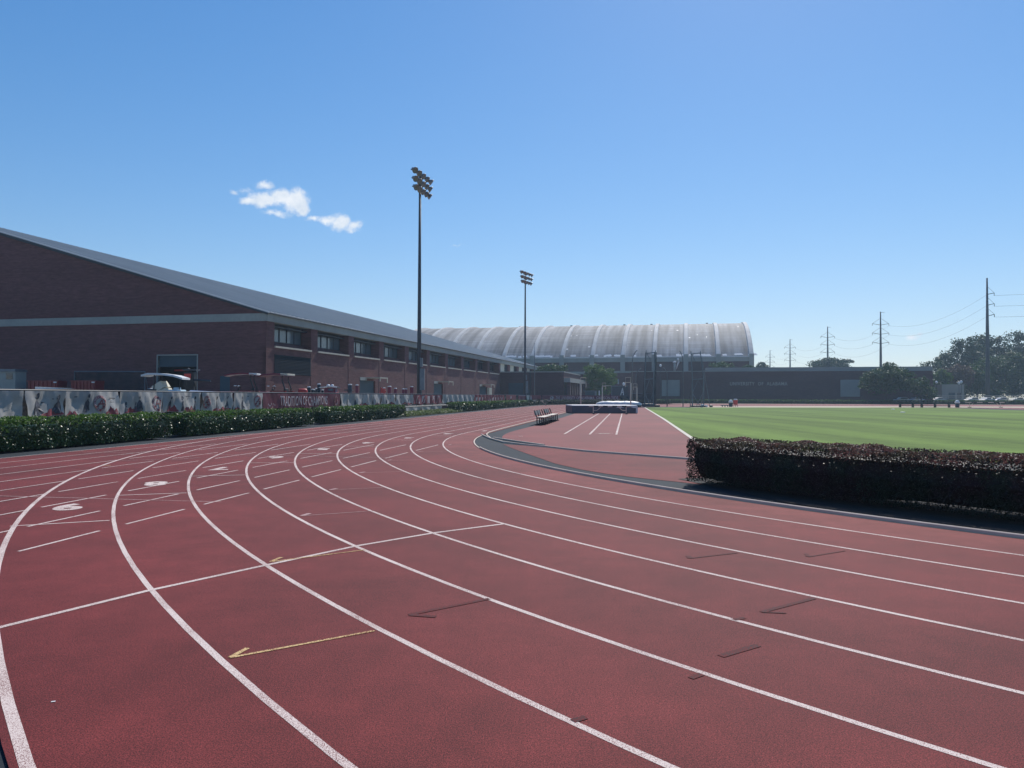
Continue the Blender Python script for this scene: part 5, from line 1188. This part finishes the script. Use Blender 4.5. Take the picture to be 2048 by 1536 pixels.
# red cab vehicle
Yv=57.; x=(664-1024)/F*Yv; t=thing('red_cab_vehicle','boxy maroon cab vehicle with pale roof line and roof lights','vehicle',(x,Yv,YZ),0)
MB().box(-.62,.45,-.5,.5,.3,1.05).build('lower_body',M['crimson'],t,bevel=.04)
MB().add([(-.50,-.5,1.053),(.45,-.5,1.053),(.30,-.45,1.62),(-.42,-.45,1.62),(-.50,.5,1.053),(.45,.5,1.053),(.30,.45,1.62),(-.42,.45,1.62)],[(0,1,2,3),(7,6,5,4),(0,3,7,4),(1,5,6,2)]).build('cab',M['crimson'],t)
MB().quad((-.2,-.485,1.15),(.25,-.485,1.15),(.2,-.46,1.55),(-.18,-.46,1.55)).build('side_window',M['darkglass'],t)
MB().add([(-.85,-.55,1.60),(-.1,-.55,1.70),(.50,-.55,1.62),(-.85,.55,1.60),(-.1,.55,1.70),(.50,.55,1.62),(-.85,-.55,1.66),(-.1,-.55,1.76),(.50,-.55,1.68),(-.85,.55,1.66),(-.1,.55,1.76),(.50,.55,1.68)],[(0,1,7,6),(1,2,8,7),(6,7,10,9),(7,8,11,10),(3,9,10,4),(4,10,11,5),(0,3,4,1),(1,4,5,2)]).build('roof',M['silver'],t)
for dx in (-.28,.02): MB().lathe([(.13,0),(.13,.06),(.06,.12)],(dx,0,1.76),10).build('roof_light',M['matwhite'],t)
for dx in (-.4,.25):
    for sy in (-.45,.45): MB().lathe([(.05,-.1),(.28,-.1),(.28,.1),(.05,.1)],(dx,sy,.28),12,Matrix.Rotation(R_(90),4,'X')).build('wheel',M['rubber'],t)
Yv=58.; x=(690-1024)/F*Yv; t=thing('low_mower','low dark mower with flat pale deck right of the maroon cab','mower',(x,Yv,YZ)); MB().box(-.55,.5,-.4,.4,.3,.9).build('chassis',M['darksteel'],t,bevel=.05)
MB().box(-.45,.15,-.4,.4,1.15,1.2,Matrix.Rotation(R_(4),4,'Y')).build('deck_cover',M['silver'],t); MB().tube([(-.3,0,.9),(-.3,0,1.15)],.04,5).tube([(.1,0,.9),(.1,0,1.15)],.04,5).box(.0,.6,-.3,.3,1.42,1.5).tube([(.3,0,.9),(.3,0,1.42)],.04,5).build('frame',M['darksteel'],t)
for dx in (-.35,.35): MB().lathe([(.05,-.1),(.26,-.1),(.26,.1),(.05,.1)],(dx,-.4,.26),12,Matrix.Rotation(R_(90),4,'X')).build('wheel',M['rubber'],t)
# skips, net goal, booth, sheet on the far left
def skip(label,u0,u1,vt,Y):
    x0,y,z=AT(u0,vt,Y); x1=AT(u1,vt,Y)[0]; t=thing('red_skip',label,'skip',(x0,Y,YZ),0,'dark red skips by the gable wall'); h=z-YZ; w=x1-x0
    MB().add([(.1,0,0),(w-.1,0,0),(w,-.1,h),(0,-.1,h),(.1,1.4,0),(w-.1,1.4,0),(w,1.5,h),(0,1.5,h)],[(0,1,2,3),(7,6,5,4),(0,3,7,4),(1,5,6,2),(0,4,5,1)]).build('container',M['red'],t)
    for k in range(7): MB().box(w*(k+.5)/7-.04,w*(k+.5)/7+.04,-.17,-.09,.1,h-.1).build('stiffener',M['red'],t)
    MB().box(-.05,w+.05,-.18,-.05,h-.08,h).build('rim',M['red'],t); MB().box(w-.3,w-.02,-.22,-.19,h-.22,h-.10).build('white_plate',M['white'],t)
skip('dark red skip left of the netted goal, the longer one',57,116,761,71); skip('shorter dark red skip right behind the netted goal left end',143,192,761,71)
x0,y,z=AT(149,743,75); x1=AT(290,743,75)[0]; t=thing('netted_goal','wide netted goal frame standing against the gable wall','goal',(x0,75,YZ)); h=z-YZ; w=x1-x0
MB().tube([(0,0,0),(0,0,h),(w,0,h),(w,0,0)],.07,6).build('frame',M['steel'],t); MB().tube([(0,0,h),(0,1.2,0)],.04,5).tube([(w,0,h),(w,1.2,0)],.04,5).build('back_stay',M['steel'],t); MB().quad((0,.05,0),(w,.05,0),(w,.05,h),(0,.05,h)).build('net',M['net'],t)
x0,y,z=AT(0,738,71); t=thing('grey_booth','grey framed booth with dark window at the left edge','booth',(x0-1.6,71,YZ)); h=z-YZ; w=(31)/F*71+1.6
MB().box(0,w,0,1.6,0,h-.25).build('wall',M['concrete'],t); MB().box(-.05,w+.03,-.1,1.7,h-.247,h).build('roof',M['steel'],t); MB().box(w-.85,w-.25,-.04,-.003,h-.95,h-.40).build('window',M['darkglass'],t)
x,y,z=AT(46,763,47); t=thing('arched_pipe','bent grey pipe arching over the fence at the left','pipe',(x,47,YZ)); MB().tube([(-.1,0,0),(-.05,0,.6),(.1,0,1.05),(.35,0,1.28),(.62,0,1.30)],.04,6).build('bend',M['steel'],t); MB().box(-.2,0,-.1,.1,0,.06).build('foot',M['steel'],t)
x,y,z=AT(112,776,33); t=thing('pale_plank','long pale tapered plank lying on a trestle just behind the fence','plank',(x,33,YZ)); MB().add([(-.85,-.1,z-YZ+.05),(-.85,.1,z-YZ+.05),(.85,0,z-YZ-.02),(-.85,-.1,z-YZ-.05),(-.85,.1,z-YZ-.05)],[(0,1,2),(4,3,2),(0,2,3),(1,4,2),(0,3,4,1)]).build('board',M['white'],t); MB().box(-.6,.3,-.1,.1,0,z-YZ-.06).build('trestle',M['darksteel'],t)

# smooth long round things quickly
for o in bpy.data.objects:
    if o.type=='MESH' and o.name.split('.')[0] in ('track_kerb',): pass

# ------------------------------------------------------------------ air
hz=MB().box(-420,620,-60,720,-1.2,44).build('haze',bpy.data.materials.new('summer_haze')); hm=hz.data.materials[0]; hm.use_nodes=True
hm.node_tree.nodes.remove(hm.node_tree.nodes['Principled BSDF']); pv=hm.node_tree.nodes.new('ShaderNodeVolumePrincipled'); pv.inputs['Color'].default_value=(.60,.80,1,1)
pv.inputs['Density'].default_value=.00034; pv.inputs['Anisotropy'].default_value=.35; hm.node_tree.links.new(pv.outputs[0],hm.node_tree.nodes['Material Output'].inputs['Volume']); tag(hz,kind='stuff')
